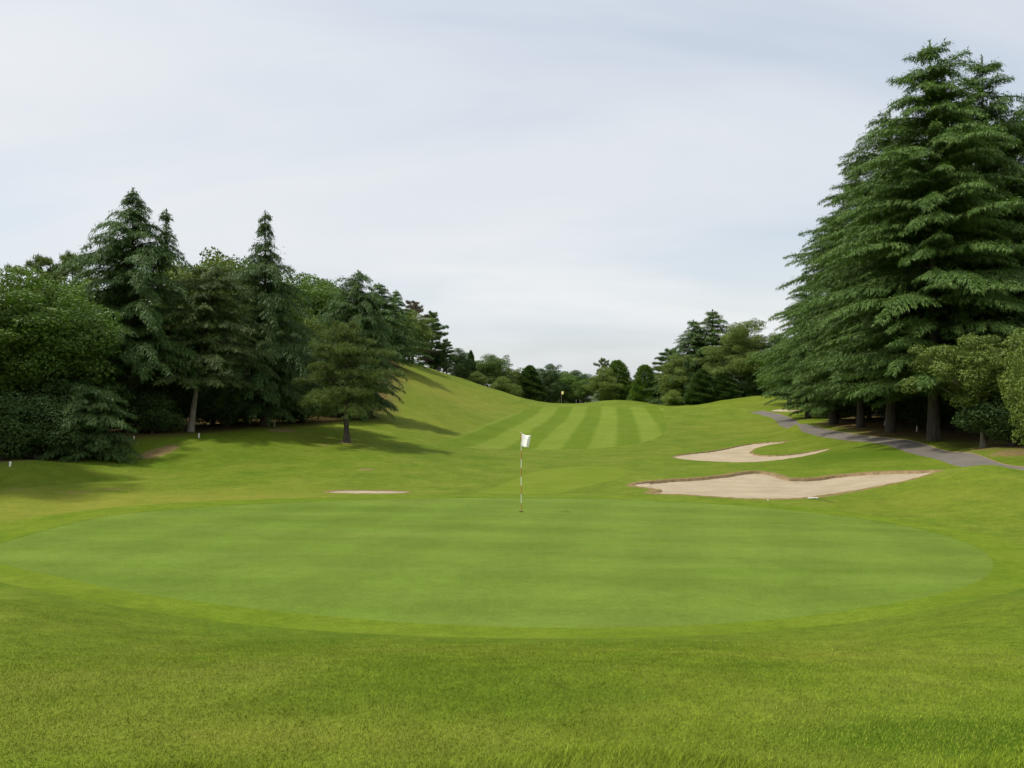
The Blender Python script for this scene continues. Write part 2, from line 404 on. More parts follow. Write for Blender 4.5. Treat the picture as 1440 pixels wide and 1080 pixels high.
GREEN = poly_px([(-25, 776), (40, 752), (150, 726), (300, 712), (480, 703.5), (640, 700), (800, 700), (960, 705.5), (1080, 714), (1200, 728), (1300, 745), (1370, 768), (1396, 790), (1380, 815), (1300, 840), (1200, 857), (1100, 870), (960, 880), (780, 883), (600, 877), (480, 868), (350, 855), (200, 835), (100, 815), (10, 795)])
COLLAR = poly_px([(-80, 770), (0, 738), (150, 714.5), (300, 705), (480, 699), (640, 696.3), (800, 696.3), (960, 701), (1090, 709), (1200, 721), (1300, 737), (1400, 755), (1470, 778), (1490, 800), (1440, 827), (1340, 851), (1250, 868), (1100, 885), (960, 895), (800, 898), (640, 896), (480, 889), (330, 876), (200, 858), (100, 840), (0, 818), (-70, 795)])
APRON = poly_px([(672, 693), (700, 684), (735, 669), (770, 660), (820, 655.5), (862, 656.5), (879, 662.5), (874, 670), (850, 678), (810, 687), (785, 693.5), (730, 694.5)])
FAIR = poly_px([(612, 627), (650, 629.5), (700, 631), (760, 632.5), (830, 631), (885, 626), (918, 618), (934, 608), (938, 597), (933, 586), (934, 577), (922, 572), (880, 572), (840, 571), (800, 572), (765, 572), (745, 575), (708, 587), (662, 606)])
BUNK = [
 poly_px([(892, 682.5), (905, 678), (940, 674.5), (980, 672), (1020, 668), (1045, 664), (1058, 662.5), (1075, 663.5), (1090, 667), (1105, 672), (1125, 673), (1150, 672), (1180, 668), (1215, 665), (1250, 663), (1290, 662), (1318, 661.5), (1300, 668), (1270, 676), (1230, 684), (1190, 691), (1150, 697), (1120, 700), (1085, 701), (1040, 700), (1000, 697.5), (960, 695), (918, 693), (930, 689), (915, 686)]),
 poly_px([(948, 643.5), (960, 639), (990, 635.5), (1020, 631), (1040, 626.5), (1065, 623), (1090, 621), (1112, 620.5), (1085, 625), (1068, 628.5), (1058, 632.5), (1056, 636), (1065, 639.5), (1085, 640.5), (1110, 639), (1135, 636), (1166, 631), (1150, 637), (1120, 643), (1090, 647), (1050, 650), (1010, 649), (975, 647)]),
 poly_px([(1083, 577.2), (1096, 575.3), (1110, 576.2), (1122, 576.2), (1138, 575.6), (1136, 577.5), (1112, 578.6), (1090, 578.4)]),
 poly_px([(458, 691.5), (480, 689.3), (520, 689.8), (555, 690), (574, 691.7), (550, 693.6), (505, 693.6), (472, 692.8)])]
pc = [gp(*q) for q in ((1062, 578.5), (1078, 581), (1095, 586), (1106, 592), (1112, 598))] + [gp(*q) for q in ((1148, 606), (1185, 613), (1235, 619), (1280, 627), (1325, 639), (1362, 648))] + [PZ(1402, 30.2, 0)[:2], PZ(1440, 28.3, 0)[:2], PZ(1530, 26.5, 0)[:2], PZ(1750, 25, 0)[:2]]
pc = smooth_poly(pc, 8, closed=False)
tg = np.gradient(pc, axis=0); tg /= np.linalg.norm(tg, axis=1)[:, None]
nm_ = np.stack([-tg[:, 1], tg[:, 0]], 1)
PATH = np.concatenate([pc + nm_ * 0.78, (pc - nm_ * 0.78)[::-1]])
bx_, by_ = gp(1126, 605); BUMPS.append((bx_, by_, .5, 1.1))

azs = np.concatenate([np.radians(np.arange(-180, -38, 3.0)), np.radians(np.linspace(-38, 38, 680)), np.radians(np.arange(41, 180, 3.0))])
rs = np.concatenate([[0.4, 1.0, 1.6, 2.2], np.exp(np.linspace(np.log(2.7), np.log(165), 400)), np.exp(np.linspace(np.log(175), np.log(6000), 22))])
AZ, RR = np.meshgrid(azs, rs)
X = (RR * np.sin(AZ)).ravel(); Y = (RR * np.cos(AZ)).ravel()
Z = height(X, Y)
na, nr = len(azs), len(rs)
ii = np.arange(na * nr).reshape(nr, na)
inx = np.arange(na); nx_ = (inx + 1) % na
q00 = ii[:-1][:, inx].ravel(); q01 = ii[:-1][:, nx_].ravel(); q10 = ii[1:][:, inx].ravel(); q11 = ii[1:][:, nx_].ravel()
T0 = np.concatenate([np.stack([q00, q11, q01], 1), np.stack([q00, q10, q11], 1)])
T0 = T0[:, ::-1]
T0 = np.concatenate([T0, np.stack([np.full(na, na * nr), ii[0][nx_], ii[0][inx]], 1)])
X = np.append(X, 0); Y = np.append(Y, 0); Z = np.append(Z, Z[:na].mean())
# turf condition carried by the ground itself: worn dirt, dry, lush and leaf-litter areas, plus sunlit yellow painted on the left hill
dirt = np.zeros(len(X)); dry_sunlit = np.zeros(len(X)); lush = np.zeros(len(X)); litter = np.zeros(len(X))
def blob(arr, px, py, rx, ry, amt, D=None):
    cx, cy = gp(px, py) if D is None else PZ(px, D, 0)[:2]
    arr += amt * np.exp(-(((X - cx) / rx) ** 2 + ((Y - cy) / ry) ** 2))
for b in ((212, 640, .7, 1.2, .72), (238, 630, .6, 1.2, .66), (395, 604, 1.3, 1.4, .75), (455, 626, .9, 1.0, .5), (487, 622, .6, .6, .8), (514, 660, .6, .9, .62), (545, 655, .5, .6, .35), (1185, 594, 1.9, 3.5, 1.1), (1225, 598, 1.9, 3.0, 1.0), (1265, 607, 1.6, 2.2, .8), (1310, 618, 1.3, 1.6, .6), (1385, 630, 1.5, 1.2, .6), (1425, 637, 1.5, .9, .75), (1180, 610, 1.2, 1.0, .6)):
    blob(dirt, *b)
for px in range(0, 240, 12): blob(dirt, px, 690 + 3 * math.sin(px), .28, .40, .26)
for b in ((60, 712, 5, 3.2, .75), (280, 702, 3.5, 2.0, .55), (20, 960, 1.2, .8, .5), (60, 1010, .9, .5, .45), (560, 1040, 1.0, .3, .4), (300, 1035, .9, .35, .35), (1000, 1035, .9, .35, .4), (1130, 920, .8, .7, .5), (980, 960, .5, .5, .45), (930, 1000, .5, .3, .5), (720, 915, 2.0, .5, .35), (1330, 700, 3, 2, .35), (600, 545, 6, 9, .6), (660, 560, 7, 12, .5), (600, 590, 6, 8, .4), (1080, 600, 4, 9, .4), (1090, 563, 6, 6, .4), (420, 690, 3, 2, .3)):
    blob(dry_sunlit, *b)  # left hill entries paint its sunlit yellow; the others are dry grass
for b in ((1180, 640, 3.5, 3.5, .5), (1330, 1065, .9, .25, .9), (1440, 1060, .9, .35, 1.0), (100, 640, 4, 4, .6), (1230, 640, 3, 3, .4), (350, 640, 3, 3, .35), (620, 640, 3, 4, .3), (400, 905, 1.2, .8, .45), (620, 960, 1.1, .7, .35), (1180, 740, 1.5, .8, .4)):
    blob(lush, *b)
WOODL = np.array([(-60, 30)] + [gp(*q) for q in ((-60, 652), (20, 648), (110, 640), (180, 618), (230, 613), (280, 609), (350, 602), (430, 598), (500, 590), (548, 578))] + [PZ(560, 74, 0)[:2], PZ(566, 92, 0)[:2], PZ(575, 108, 0)[:2], PZ(640, 116, 0)[:2], PZ(720, 122, 0)[:2], PZ(800, 132, 0)[:2], (10, 240), (-200, 240), (-200, 30)])
WOODR = np.array([gp(*q) for q in ((1165, 579),)] + [PZ(1205, 46.5, 0)[:2], PZ(1260, 45, 0)[:2], PZ(1340, 41, 0)[:2], PZ(1385, 36, 0)[:2], PZ(1440, 33, 0)[:2], PZ(1600, 31, 0)[:2], (160, 40), (160, 240), PZ(960, 140, 0)[:2], PZ(960, 112, 0)[:2], PZ(1060, 108, 0)[:2], PZ(1130, 96, 0)[:2]])
for wp in (WOODL, WOODR):
    s = sdf(wp, X, Y, 8.0)
    litter = np.maximum(litter, np.clip(0.5 - s / 2.4, 0, 1))
for bp, wdt, am in zip(BUNK, (.55, .32, .3, .3), (.85, .65, .3, .7)):
    s = sdf(bp, X, Y, 3.0)
    dirt = np.maximum(dirt, am * np.clip(1.15 - s / wdt, 0, 1) * (s < 900))
s = sdf(COLLAR, X, Y, 3.0)
lush = np.maximum(lush, .32 * np.clip(1.1 - s / .9, 0, 1) * (s < 900) * (Y < 15))
dirt = np.clip(dirt, 0, 1); dry_sunlit = np.clip(dry_sunlit, 0, 1); lush = np.clip(lush, 0, 1)
stripe = (X - (2.8 + 0.130 * (Y - 55) - 0.00035 * (Y - 80) ** 2 + 0.22)) / 3.62 + 0.25
DAT = np.stack([X, Y, Z, dirt, dry_sunlit, lush, litter, stripe], 1)
def split(T, sd_, DATA):
    """cut triangles along sd_=0; returns inside, outside, boundary segments, grown vertex table"""
    s = sd_[T] < 0; n = s.sum(1)
    I = T[n == 3]; O = T[n == 0]; mixd = T[(n > 0) & (n < 3)]
    cache, newv, base = {}, [], len(DATA)
    def cut(a, b):
        k = (a, b) if a < b else (b, a)
        if k not in cache:
            u = sd_[a] / (sd_[a] - sd_[b]); u = min(max(u, 0.001), 0.999)
            newv.append(DATA[a] * (1 - u) + DATA[b] * u); cache[k] = base + len(newv) - 1
        return cache[k]
    ai, ao, seg = [], [], []
    for tri in mixd.tolist():
        f = [sd_[v] < 0 for v in tri]
        k = [i for i in range(3) if f[i] != f[(i + 1) % 3] and f[i] != f[(i + 2) % 3]][0]
        a, b, c = tri[k], tri[(k + 1) % 3], tri[(k + 2) % 3]
        ab, ac = cut(a, b), cut(a, c)
        one, two = (ai, ao) if f[k] else (ao, ai)
        one.append((a, ab, ac)); two.append((ab, b, c)); two.append((ab, c, ac))
        seg.append((ab, ac) if f[k] else (ac, ab))
    J = lambda base_, l: np.concatenate([base_, np.array(l, int).reshape(-1, 3)])
    D2 = np.concatenate([DATA, np.array(newv).reshape(-1, DATA.shape[1])])
    return J(I, ai), J(O, ao), np.array(seg, int).reshape(-1, 2), D2
def region(T, poly, margin=3.0, rag=0.0):
    global DAT
    s = sdf(poly, DAT[:, 0], DAT[:, 1], margin)
    if rag: s = s + rag * (np.sin(DAT[:, 0] * 9.1 + 2 * np.sin(DAT[:, 1] * 5.3)) + .7 * np.sin(DAT[:, 0] * 23 + DAT[:, 1] * 17) + .6 * np.sin(DAT[:, 0] * 4.1 - DAT[:, 1] * 3))
    i, o, seg, DAT = split(T, s, DAT)
    return i, o, seg
def surf(name, T, material, seg=None, drop=None, skirt=None):
    used, inv = np.unique(T, return_inverse=True)
    D_ = DAT[used].copy(); F = inv.reshape(-1, 3)
    V = D_[:, :3].copy()
    at = {k: D_[:, 3 + i] for i, k in enumerate(("dirt", "dry_sunlit", "lush", "litter", "stripe"))}
    Fs = [F]; mats = [material]; mi = np.zeros(len(F), int)
    if drop is not None:
        dr = drop(V[:, 0], V[:, 1])
        top = V.copy(); V[:, 2] -= dr
        if seg is not None and len(seg):
            lut = {g: i for i, g in enumerate(used.tolist())}
            sg = np.array([(lut[a], lut[b]) for a, b in seg.tolist() if a in lut and b in lut])
            nV = len(V); uq, iv = np.unique(sg, return_inverse=True); iv = iv.reshape(-1, 2)
            V = np.concatenate([V, top[uq], V[uq]])
            for k in at: at[k] = np.concatenate([at[k], at[k][uq], at[k][uq]])
            S = np.stack([nV + iv[:, 0], nV + iv[:, 1], nV + len(uq) + iv[:, 1], nV + len(uq) + iv[:, 0]], 1)
            Fs.append(S); mats.append(skirt); mi = np.concatenate([mi, np.ones(len(S), int)])
    me = mesh_np(name, V, Fs, at, True, mats, mi)
    return tag(link(name, me), kind="structure")

T = T0
Tc, T, _ = region(T, COLLAR)
Tg, Tc, sg_g = region(Tc, GREEN)
Tf, T, _ = region(T, FAIR)
Ta, T, _ = region(T, APRON)
Tp, T, sg_p = region(T, PATH)
bparts = []
for bp in BUNK:
    Tb, T, sb = region(T, bp, rag=.045)
    bparts.append((Tb, sb))
surf("putting_green", Tg, M['green'], sg_g, lambda x, y: np.full(x.shape, 0.004), M['collar'])
surf("green_collar", Tc, M['collar'])
surf("fairway", Tf, M['fairway'])
surf("approach_turf", Ta, M['apron'])
surf("cart_path", Tp, M['path'], sg_p, lambda x, y: np.full(x.shape, 0.03), M['lip'])
def bdrop(poly, back, front=0.012):
    th = np.arctan2(poly[:, 0], poly[:, 1]); rr = np.hypot(poly[:, 0], poly[:, 1])
    tb = np.linspace(th.min(), th.max(), 160); lo = np.full(160, 1e9); hi = np.full(160, -1e9)
    dn = np.concatenate([poly + (np.roll(poly, -1, 0) - poly) * u for u in np.linspace(0, 1, 12, endpoint=False)])
    th2 = np.arctan2(dn[:, 0], dn[:, 1]); r2 = np.hypot(dn[:, 0], dn[:, 1])
    k = np.clip(np.rint((th2 - tb[0]) / (tb[1] - tb[0])).astype(int), 0, 159)
    np.minimum.at(lo, k, r2); np.maximum.at(hi, k, r2)
    ok = hi > 0
    lo = np.interp(tb, tb[ok], lo[ok]); hi = np.interp(tb, tb[ok], hi[ok])
    def f(x, y):
        a = np.arctan2(x, y); r = np.hypot(x, y)
        l, h = np.interp(a, tb, lo), np.interp(a, tb, hi)
        u = np.clip((r - l) / np.maximum(h - l, 0.05), 0, 1); wd = np.clip((h - l) / 4.0, 0.05, 1)
        return front + (back * u ** 1.2 + 0.05 * np.sin(np.pi * u)) * wd
    return f
for (Tb, sb), bp, bk in zip(bparts, BUNK, (0.10, 0.05, 0.05, 0.03)):
    surf("sand_bunker", Tb, M['sand'], sb, bdrop(bp, bk), M['lip'])
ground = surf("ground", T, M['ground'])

# ------------------------------------------------------------------ near grass blades (uncountable: one object)
NB = 600000
r = 2.5 + (12.5 - 2.5) * rng.random(NB) ** 1.15
az = np.radians(rng.uniform(-37, 37, NB))
gx, gy = r * np.sin(az), r * np.cos(az)
sc_ = sdf(COLLAR, gx, gy, 30)
keep = sc_ > -0.02
gx, gy, r, sc_ = gx[keep], gy[keep], r[keep], sc_[keep]
px_ = 720 + gx / gy * FPX
gz = height(gx, gy)
N = len(gx)
longm = np.clip((3.66 + 0.10 * np.sin(gx * 3.1) + 0.12 * np.sin(gx * 1.3 + 1) + np.clip((px_ - 1150) / 290, 0, 1) * .16 - gy) / 0.18, 0, 1)
hgt = (0.006 + 0.014 * rng.random(N)) * np.clip(1.25 - r / 14, 0.35, 1.1) * (1 + 2.0 * longm) * np.clip(sc_ / 0.8 + .25, .25, 1)
wid = (0.0010 + 0.0010 * rng.random(N)) * (0.6 + r / 7)
ang = rng.uniform(0, 2 * np.pi, N); lean = rng.normal(0, 0.55, (N, 2)) * hgt[:, None]
lean[:, 0] += 0.25 * hgt
wx, wy = np.cos(ang) * wid, np.sin(ang) * wid
v0 = np.stack([gx - wx, gy - wy, gz - 0.003], 1); v1 = np.stack([gx + wx, gy + wy, gz - 0.003], 1)
v2 = np.stack([gx + lean[:, 0], gy + lean[:, 1], gz + hgt], 1)
V = np.stack([v0, v1, v2], 1).reshape(-1, 3)
tint = np.repeat(rng.random(N), 3)
me = mesh_np("grass", V, np.arange(3 * N).reshape(-1, 3), {"tint": tint}, False, [M['blades']])
tag(link("grass", me), "short green grass blades in the rough in front of the putting green", "grass", kind="stuff")

# ------------------------------------------------------------------ tree builders
def unit(v): return v / np.maximum(np.linalg.norm(v, axis=-1, keepdims=True), 1e-9)
class Wood:
    def __init__(s): s.V, s.F, s.n = [], [], 0
    def tube(s, pts, rad, k=5):
        pts = np.asarray(pts, float); rad = np.asarray(rad, float)
        tng = unit(np.gradient(pts, axis=0))
        ref = np.where(np.abs(tng[:, 2:3]) > 0.9, np.array([[1.0, 0, 0]]), np.array([[0, 0, 1.0]]))
        u = unit(np.cross(tng, ref)); v = np.cross(tng, u)
        a = np.arange(k) * 2 * np.pi / k
        ring = pts[:, None] + (u[:, None] * np.cos(a)[None, :, None] + v[:, None] * np.sin(a)[None, :, None]) * rad[:, None, None]
        m_ = len(pts); idx = s.n + np.arange(m_ * k).reshape(m_, k)
        s.V.append(ring.reshape(-1, 3))
        s.F.append(np.stack([idx[:-1], np.roll(idx[:-1], -1, 1), np.roll(idx[1:], -1, 1), idx[1:]], -1).reshape(-1, 4))
        s.n += m_ * k
    def mesh(s, name, m): return mesh_np(name, np.concatenate(s.V), np.concatenate(s.F), None, True, [m])
class Leaves:
    def __init__(s): s.V, s.T, s.n = [], [], 0
    def tri(s, p, d, l, w, rg, tint):
        """long thin needle sprays: base p, direction d"""
        n = len(p); side = unit(np.cross(d, rg.normal(size=(n, 3))))
        w = np.asarray(w)[:, None] if hasattr(w, '__len__') else w
        l = np.asarray(l)[:, None] if hasattr(l, '__len__') else l
        s.V.append(np.stack([p - side * w * .5, p + side * w * .5, p + d * l], 1).reshape(-1, 3)); s.T.append(np.repeat(tint, 3))
    def flat(s, p, d, l, w, rg, tint):
        """flat hanging needle spray: lies in the plane of its twig, edge nearly level"""
        n = len(p); side = unit(np.cross(d, np.array([0, 0, 1.0])) + rg.normal(0, .38, (n, 3)))
        w = w[:, None]; l = l[:, None]
        s.V.append(np.stack([p - side * w * .5, p + side * w * .5, p + d * l], 1).reshape(-1, 3)); s.T.append(np.repeat(tint, 3))
    def quad(s, p, d, nrm, l, w, tint):
        side = unit(np.cross(d, nrm)); l = l[:, None]; w = w[:, None]
        a = p - d * l * .5; b = p + side * w * .5 - nrm * w * .12; c = p + d * l * .5 - nrm * l * .1; e = p - side * w * .5 - nrm * w * .12
        s.V.append(np.stack([a, b, c, a, c, e], 1).reshape(-1, 3)); s.T.append(np.repeat(tint, 6))
    def mesh(s, name, m):
        V = np.concatenate(s.V)
        return mesh_np(name, V, np.arange(len(V)).reshape(-1, 3), {"tint": np.concatenate(s.T)}, False, [m])
def trunk_path(rg, H, bend, n=12, lean=(0, 0)):
    u = np.linspace(0, 1, n)
    x = bend * H * (np.sin(u * 3.1 + rg.uniform(0, 6)) - np.sin(0)) * u + lean[0] * u
    y = bend * H * np.sin(u * 2.7 + rg.uniform(0, 6)) * u + lean[1] * u
    return np.stack([x, y, u * H], 1)

def cedar(name, seed, H, Rr, z0, nb, leaf, droop=1.0, dens=1.0, leaders=(), prof=0.8, tr=None, tuft=0.20, gap=0.15, tier=.85, barkm='bark', lean=(0, 0), ragged=1.0, skirt=.0, tj=.13, hang=2.2, spire=0.0):
    rg = np.random.default_rng(seed); W = Wood(); Lf = Leaves()
    tr = tr or 0.016 * H + 0.06
    stems = [(trunk_path(rg, H, 0.006, lean=lean), z0, H, Rr, nb, tr)]
    for (lx, ly, zs, ht, rr, n) in leaders:
        b0 = np.array([0, 0, zs]); u = np.linspace(0, 1, 8)[:, None]
        pth = b0 + np.array([lx, ly, 0]) * np.minimum(u * 1.7, 1) ** .7 + np.array([0, 0, ht - zs]) * u
        stems.append((pth, zs + (ht - zs) * .25, ht, rr, n, tr * .45))
    for pth, zb, ht, rr, n, rad in stems:
        W.tube(pth, np.linspace(rad, 0.015, len(pth)) * (1 + 0.5 * np.exp(-np.linspace(0, 1, len(pth)) * 14)), 8)
        nti = max(6, int((ht - zb) / (tier * (.55 + .45 * ht / H))))
        for i in range(n):
            tt = (i + rg.random()) / n
            if i > 3 and rg.random() < gap * .6: continue
            tt = np.clip((np.floor(tt * nti) + .5 + rg.normal(0, tj)) / nti, 0, 1)
            if tt > .88 and rg.random() < .25: continue
            z = zb + (ht * .985 - zb) * tt ** 0.92
            base = np.array([np.interp(z, pth[:, 2], pth[:, 0]), np.interp(z, pth[:, 2], pth[:, 1]), z])
            un = 1 - tt
            L = rr * (un ** prof * (0.86 + 0.14 * np.sin(un * 3)) + 0.035) * rg.choice([rg.uniform(.62, .85), rg.uniform(.85, 1.1), rg.uniform(1.05, 1.25)], p=[.3, .5, .2])
            L *= 1 - skirt * np.clip((un - .72) / .28, 0, 1)
            L *= 1 - spire * np.clip((tt - .70) / .12, 0, 1)
            if ragged > 1: L *= 1 + (ragged - 1) * rg.normal(0, .42)
            L = max(L, 0.22)
            a = i * 2.39996 + rg.uniform(-.35, .35)
            hd = np.array([math.cos(a), math.sin(a), 0]); sd_ = np.array([-hd[1], hd[0], 0])
            rise = (0.14 + 0.60 * tt ** 1.5) * rg.uniform(.6, 1.3); drp = (0.30 + 0.34 * tt) * droop * rg.uniform(.75, 1.3)
            sw = rg.uniform(-.15, .15)
            def bp(s):
                s = np.asarray(s)[:, None]
                return base + hd * L * s + sd_ * L * sw * s * s + np.array([0, 0, 1]) * L * (rise * s - drp * s ** hang)
            W.tube(bp(np.linspace(0, .95, 6)), np.linspace(max(.010, .014 * L), .004, 6), 3)
            nt_ = max(8, int(L * 11.0 * dens))
            s = np.linspace(0.10, 1.0, nt_) + rg.uniform(-.02, .02, nt_)
            side = np.where(np.arange(nt_) % 2 == 0, 1, -1)
            tl = (0.18 + L * 0.27 * (1.02 - s) * np.clip(s * 3.5, .35, 1)) * rg.uniform(.7, 1.25, nt_)
            fw = rg.uniform(.5, 1.1, nt_)
            td = unit(hd[None] * fw[:, None] + sd_[None] * (side * rg.uniform(.6, 1.0, nt_))[:, None] + np.array([0, 0, .06]))
            p0 = bp(s)
            slope = rise - hang * drp * s ** (hang - 1)
            ctint = rg.normal(0, .09)
            m_ = np.maximum(6, (tl / 0.036 * dens).astype(int))
            k = np.repeat(np.arange(nt_), m_)
            u = rg.random(len(k))
            q = p0[k] + td[k] * (tl[k] * u)[:, None]
            q[:, :2] += rg.normal(0, .045, (len(k), 2))
            q[:, 2] += -0.50 * droop * tl[k] * u ** 1.8 + rg.normal(0, .018, len(k)) + .5 * slope[k] * tl[k] * u * fw[k]
            d = td[k] + rg.normal(0, .20, (len(k), 3)); d[:, 2] += slope[k] * .5 - droop * (rg.uniform(.15, .55, len(k)) + u * .9)
            d = unit(d)
            tn = np.clip(.42 + ctint + rg.normal(0, .22, len(k)), 0, 1)
            Lf.flat(q, d, tuft * rg.uniform(.55, 1.25, len(k)), tuft * rg.uniform(.16, .30, len(k)), rg, tn)
            hk = rg.random(len(k)) < .28                      # short shoots hanging under the twig
            qh = q[hk]; nh = len(qh)
            dh = unit(td[k][hk] * .35 + rg.normal(0, .28, (nh, 3)) - np.array([0, 0, 1.0]))
            Lf.tri(qh, dh, tuft * droop * rg.uniform(.6, 1.5, nh), tuft * rg.uniform(.14, .24, nh), rg, np.clip(tn[hk] - .02, 0, 1))
            ns = int(L * 55 * dens) + 10
            s2 = rg.random(ns) ** .9; q = bp(s2) + rg.normal(0, .09, (ns, 3))
            d = hd[None] * .8 + rg.normal(0, .5, (ns, 3)); d[:, 2] += (rise - hang * drp * s2 ** (hang - 1)) * .7 - .15 * droop
            Lf.flat(q, unit(d), tuft * rg.uniform(.6, 1.2, ns), tuft * rg.uniform(.16, .30, ns), rg, np.clip(.45 + ctint + rg.normal(0, .17, ns), 0, 1))
        # inner sprays close round the stem
        ni = int((ht - zb) * 130 * dens)
        zi = zb + .6 + (ht - zb - .6) * rg.random(ni) ** 1.1 * .93; ai = rg.uniform(0, 2 * np.pi, ni)
        ri = np.abs(rg.normal(.25, .55, ni)) * np.clip((ht - zi) / 3, .15, 1) * rr / 5 + .1
        q = np.stack([np.interp(zi, pth[:, 2], pth[:, 0]) + ri * np.cos(ai), np.interp(zi, pth[:, 2], pth[:, 1]) + ri * np.sin(ai), zi], 1)
        d = unit(np.stack([np.cos(ai), np.sin(ai), -.3 * droop + 0 * ai], 1) + rg.normal(0, .45, (ni, 3)))
        Lf.flat(q, d, tuft * rg.uniform(.8, 1.6, ni), tuft * rg.uniform(.22, .4, ni), rg, np.clip(.36 + rg.normal(0, .16, ni), 0, 1))
        # drooping tip
        tp = pth[-1] + rg.normal(0, .02, (60, 3)) - np.array([0, 0, 1]) * rg.random((60, 1)) ** 1.5 * ht * .06
        d = unit(rg.normal(0, .5, (60, 3)) + np.array([.25, 0, .8])); Lf.tri(tp, d, np.full(60, tuft * .8), np.full(60, tuft * .2), rg, rg.uniform(.3, .7, 60))
    return (W.mesh(name + "_trunk", M[barkm]), Lf.mesh(name + "_crown", M[leaf]))

def broadleaf(name, seed, H, Wd, z0, ncl, nleaf, leaf, size=0.22, clr=0.23, bend=0.02, top=1.0, barkm='bark', squash=1.0, spread=.5, tr=None):
    rg = np.random.default_rng(seed); W = Wood(); Lf = Leaves()
    tr = tr or .018 * H + .05
    pth = trunk_path(rg, H * .8, bend); W.tube(pth, np.linspace(tr, tr * .2, len(pth)) * (1 + .5 * np.exp(-np.linspace(0, 1, len(pth)) * 14)), 8)
    zc = (z0 + H) / 2; hz = (H - z0) / 2
    for i in range(ncl):
        v = unit(rg.normal(size=3)[None])[0]
        rr = rg.random() ** .5 * rg.choice([.85, 1.0, 1.14], p=[.3, .5, .2])
        c = np.array([v[0] * Wd / 2 * rr, v[1] * Wd / 2 * rr, zc + v[2] * hz * rr])
        # widest a bit below the middle
        f = (c[2] - z0) / (H - z0); c[:2] *= (1.12 - .35 * f * top)
        cr_ = Wd * clr * rg.uniform(.45, 1.2) * (1.1 - .35 * rr)
        n = int(nleaf * (cr_ / (Wd * clr)) ** 2) + 20
        o = unit(rg.normal(size=(n, 3))); o[:, 2] = np.abs(o[:, 2]) * np.where(rg.random(n) < .72, 1, -1)
        rad = cr_ * (1 - .45 * rg.random(n) ** 2.2) * (1 + .12 * np.sin(o[:, 0] * 7 + i) * np.sin(o[:, 1] * 6) + .1 * np.sin(o[:, 2] * 9 + i * 2))
        p = c + o * rad[:, None] * np.array([1, 1, .72 * squash])
        nr_ = unit(o + rg.normal(0, .55, (n, 3)) + np.array([0, 0, .25]))
        d = unit(np.cross(nr_, rg.normal(size=(n, 3))) + np.array([0, 0, -.25]))
        tn = np.clip(.45 + rg.normal(0, .10) + rg.normal(0, .2, n), 0, 1)
        Lf.quad(p, d, nr_, size * rg.uniform(.6, 1.3, n), size * rg.uniform(.35, .7, n), tn)
        if i % 2 == 0:
            zs = max(min(c[2] - .25 * Wd * rg.uniform(.5, 1.2), H * .75), z0 * .6)
            b0 = np.array([np.interp(zs, pth[:, 2], pth[:, 0]), np.interp(zs, pth[:, 2], pth[:, 1]), zs])
            u = np.linspace(0, 1, 5)[:, None]
            W.tube(b0 + (c - b0) * u + np.array([0, 0, -.1 * Wd]) * (u * (1 - u)), np.linspace(tr * .35, .012, 5), 4)
    return (W.mesh(name + "_trunk", M[barkm]), Lf.mesh(name + "_crown", M[leaf]))

def pine(name, seed, H, Wd, z0, nl, leaf, flat=.12, bend=.02, lean=(0, 0), nlen=.20, dens=1.0, prof=None, tr=None, barkm='bark'):
    rg = np.random.default_rng(seed); W = Wood(); Lf = Leaves()
    tr = tr or .016 * H + .06
    pth = trunk_path(rg, H * .97, bend, lean=lean); W.tube(pth, np.linspace(tr, .03, len(pth)) * (1 + .6 * np.exp(-np.linspace(0, 1, len(pth)) * 14)), 8)
    prof = prof or (lambda f: np.sin(np.pi * min(1, f * .75 + .25)) ** .7)
    for i in range(nl):
        f = (i + rg.random()) / nl
        z = z0 + (H * .96 - z0) * f
        base = np.array([np.interp(z, pth[:, 2], pth[:, 0]), np.interp(z, pth[:, 2], pth[:, 1]), z])
        L = max(.35, Wd / 2 * prof(f) * rg.uniform(.5, 1.2))
        a = i * 2.39996 + rg.uniform(-.5, .5); hd = np.array([math.cos(a), math.sin(a), 0]); sd_ = np.array([-hd[1], hd[0], 0])
        rise = rg.uniform(-.12, .22) + .35 * f; wv = rg.uniform(-.25, .25)
        def bp(s):
            s = np.asarray(s)[:, None]
            return base + hd * L * s + sd_ * L * wv * s * s + np.array([0, 0, 1]) * L * (rise * s - flat * s * s)
        W.tube(bp(np.linspace(0, 1, 7)), np.linspace(max(.018, .02 * L), .008, 7), 4)
        nc = max(5, int(L * 13 * dens))
        s = rg.uniform(.22, 1.0, nc) ** .8
        c = bp(s) + sd_ * (rg.normal(0, 1, nc) * L * .20 * (1.15 - s * .6))[:, None] + hd * rg.normal(0, .06, (nc, 1)); c[:, 2] += rg.normal(.05, .07, nc)
        per = 30
        k = np.repeat(np.arange(nc), per); n = len(k)
        d = unit(rg.normal(0, .8, (n, 3)) + np.array([0, 0, .55]) + hd * .25)
        p = c[k] + rg.normal(0, .085, (n, 3)) * np.array([1, 1, .7])
        tn = np.clip(.45 + np.repeat(rg.normal(0, .14, nc), per) + rg.normal(0, .15, n), 0, 1)
        Lf.tri(p, d, nlen * rg.uniform(.6, 1.2, n), nlen * rg.uniform(.12, .24, n), rg, tn)
    return (W.mesh(name + "_trunk", M[barkm]), Lf.mesh(name + "_crown", M[leaf]))

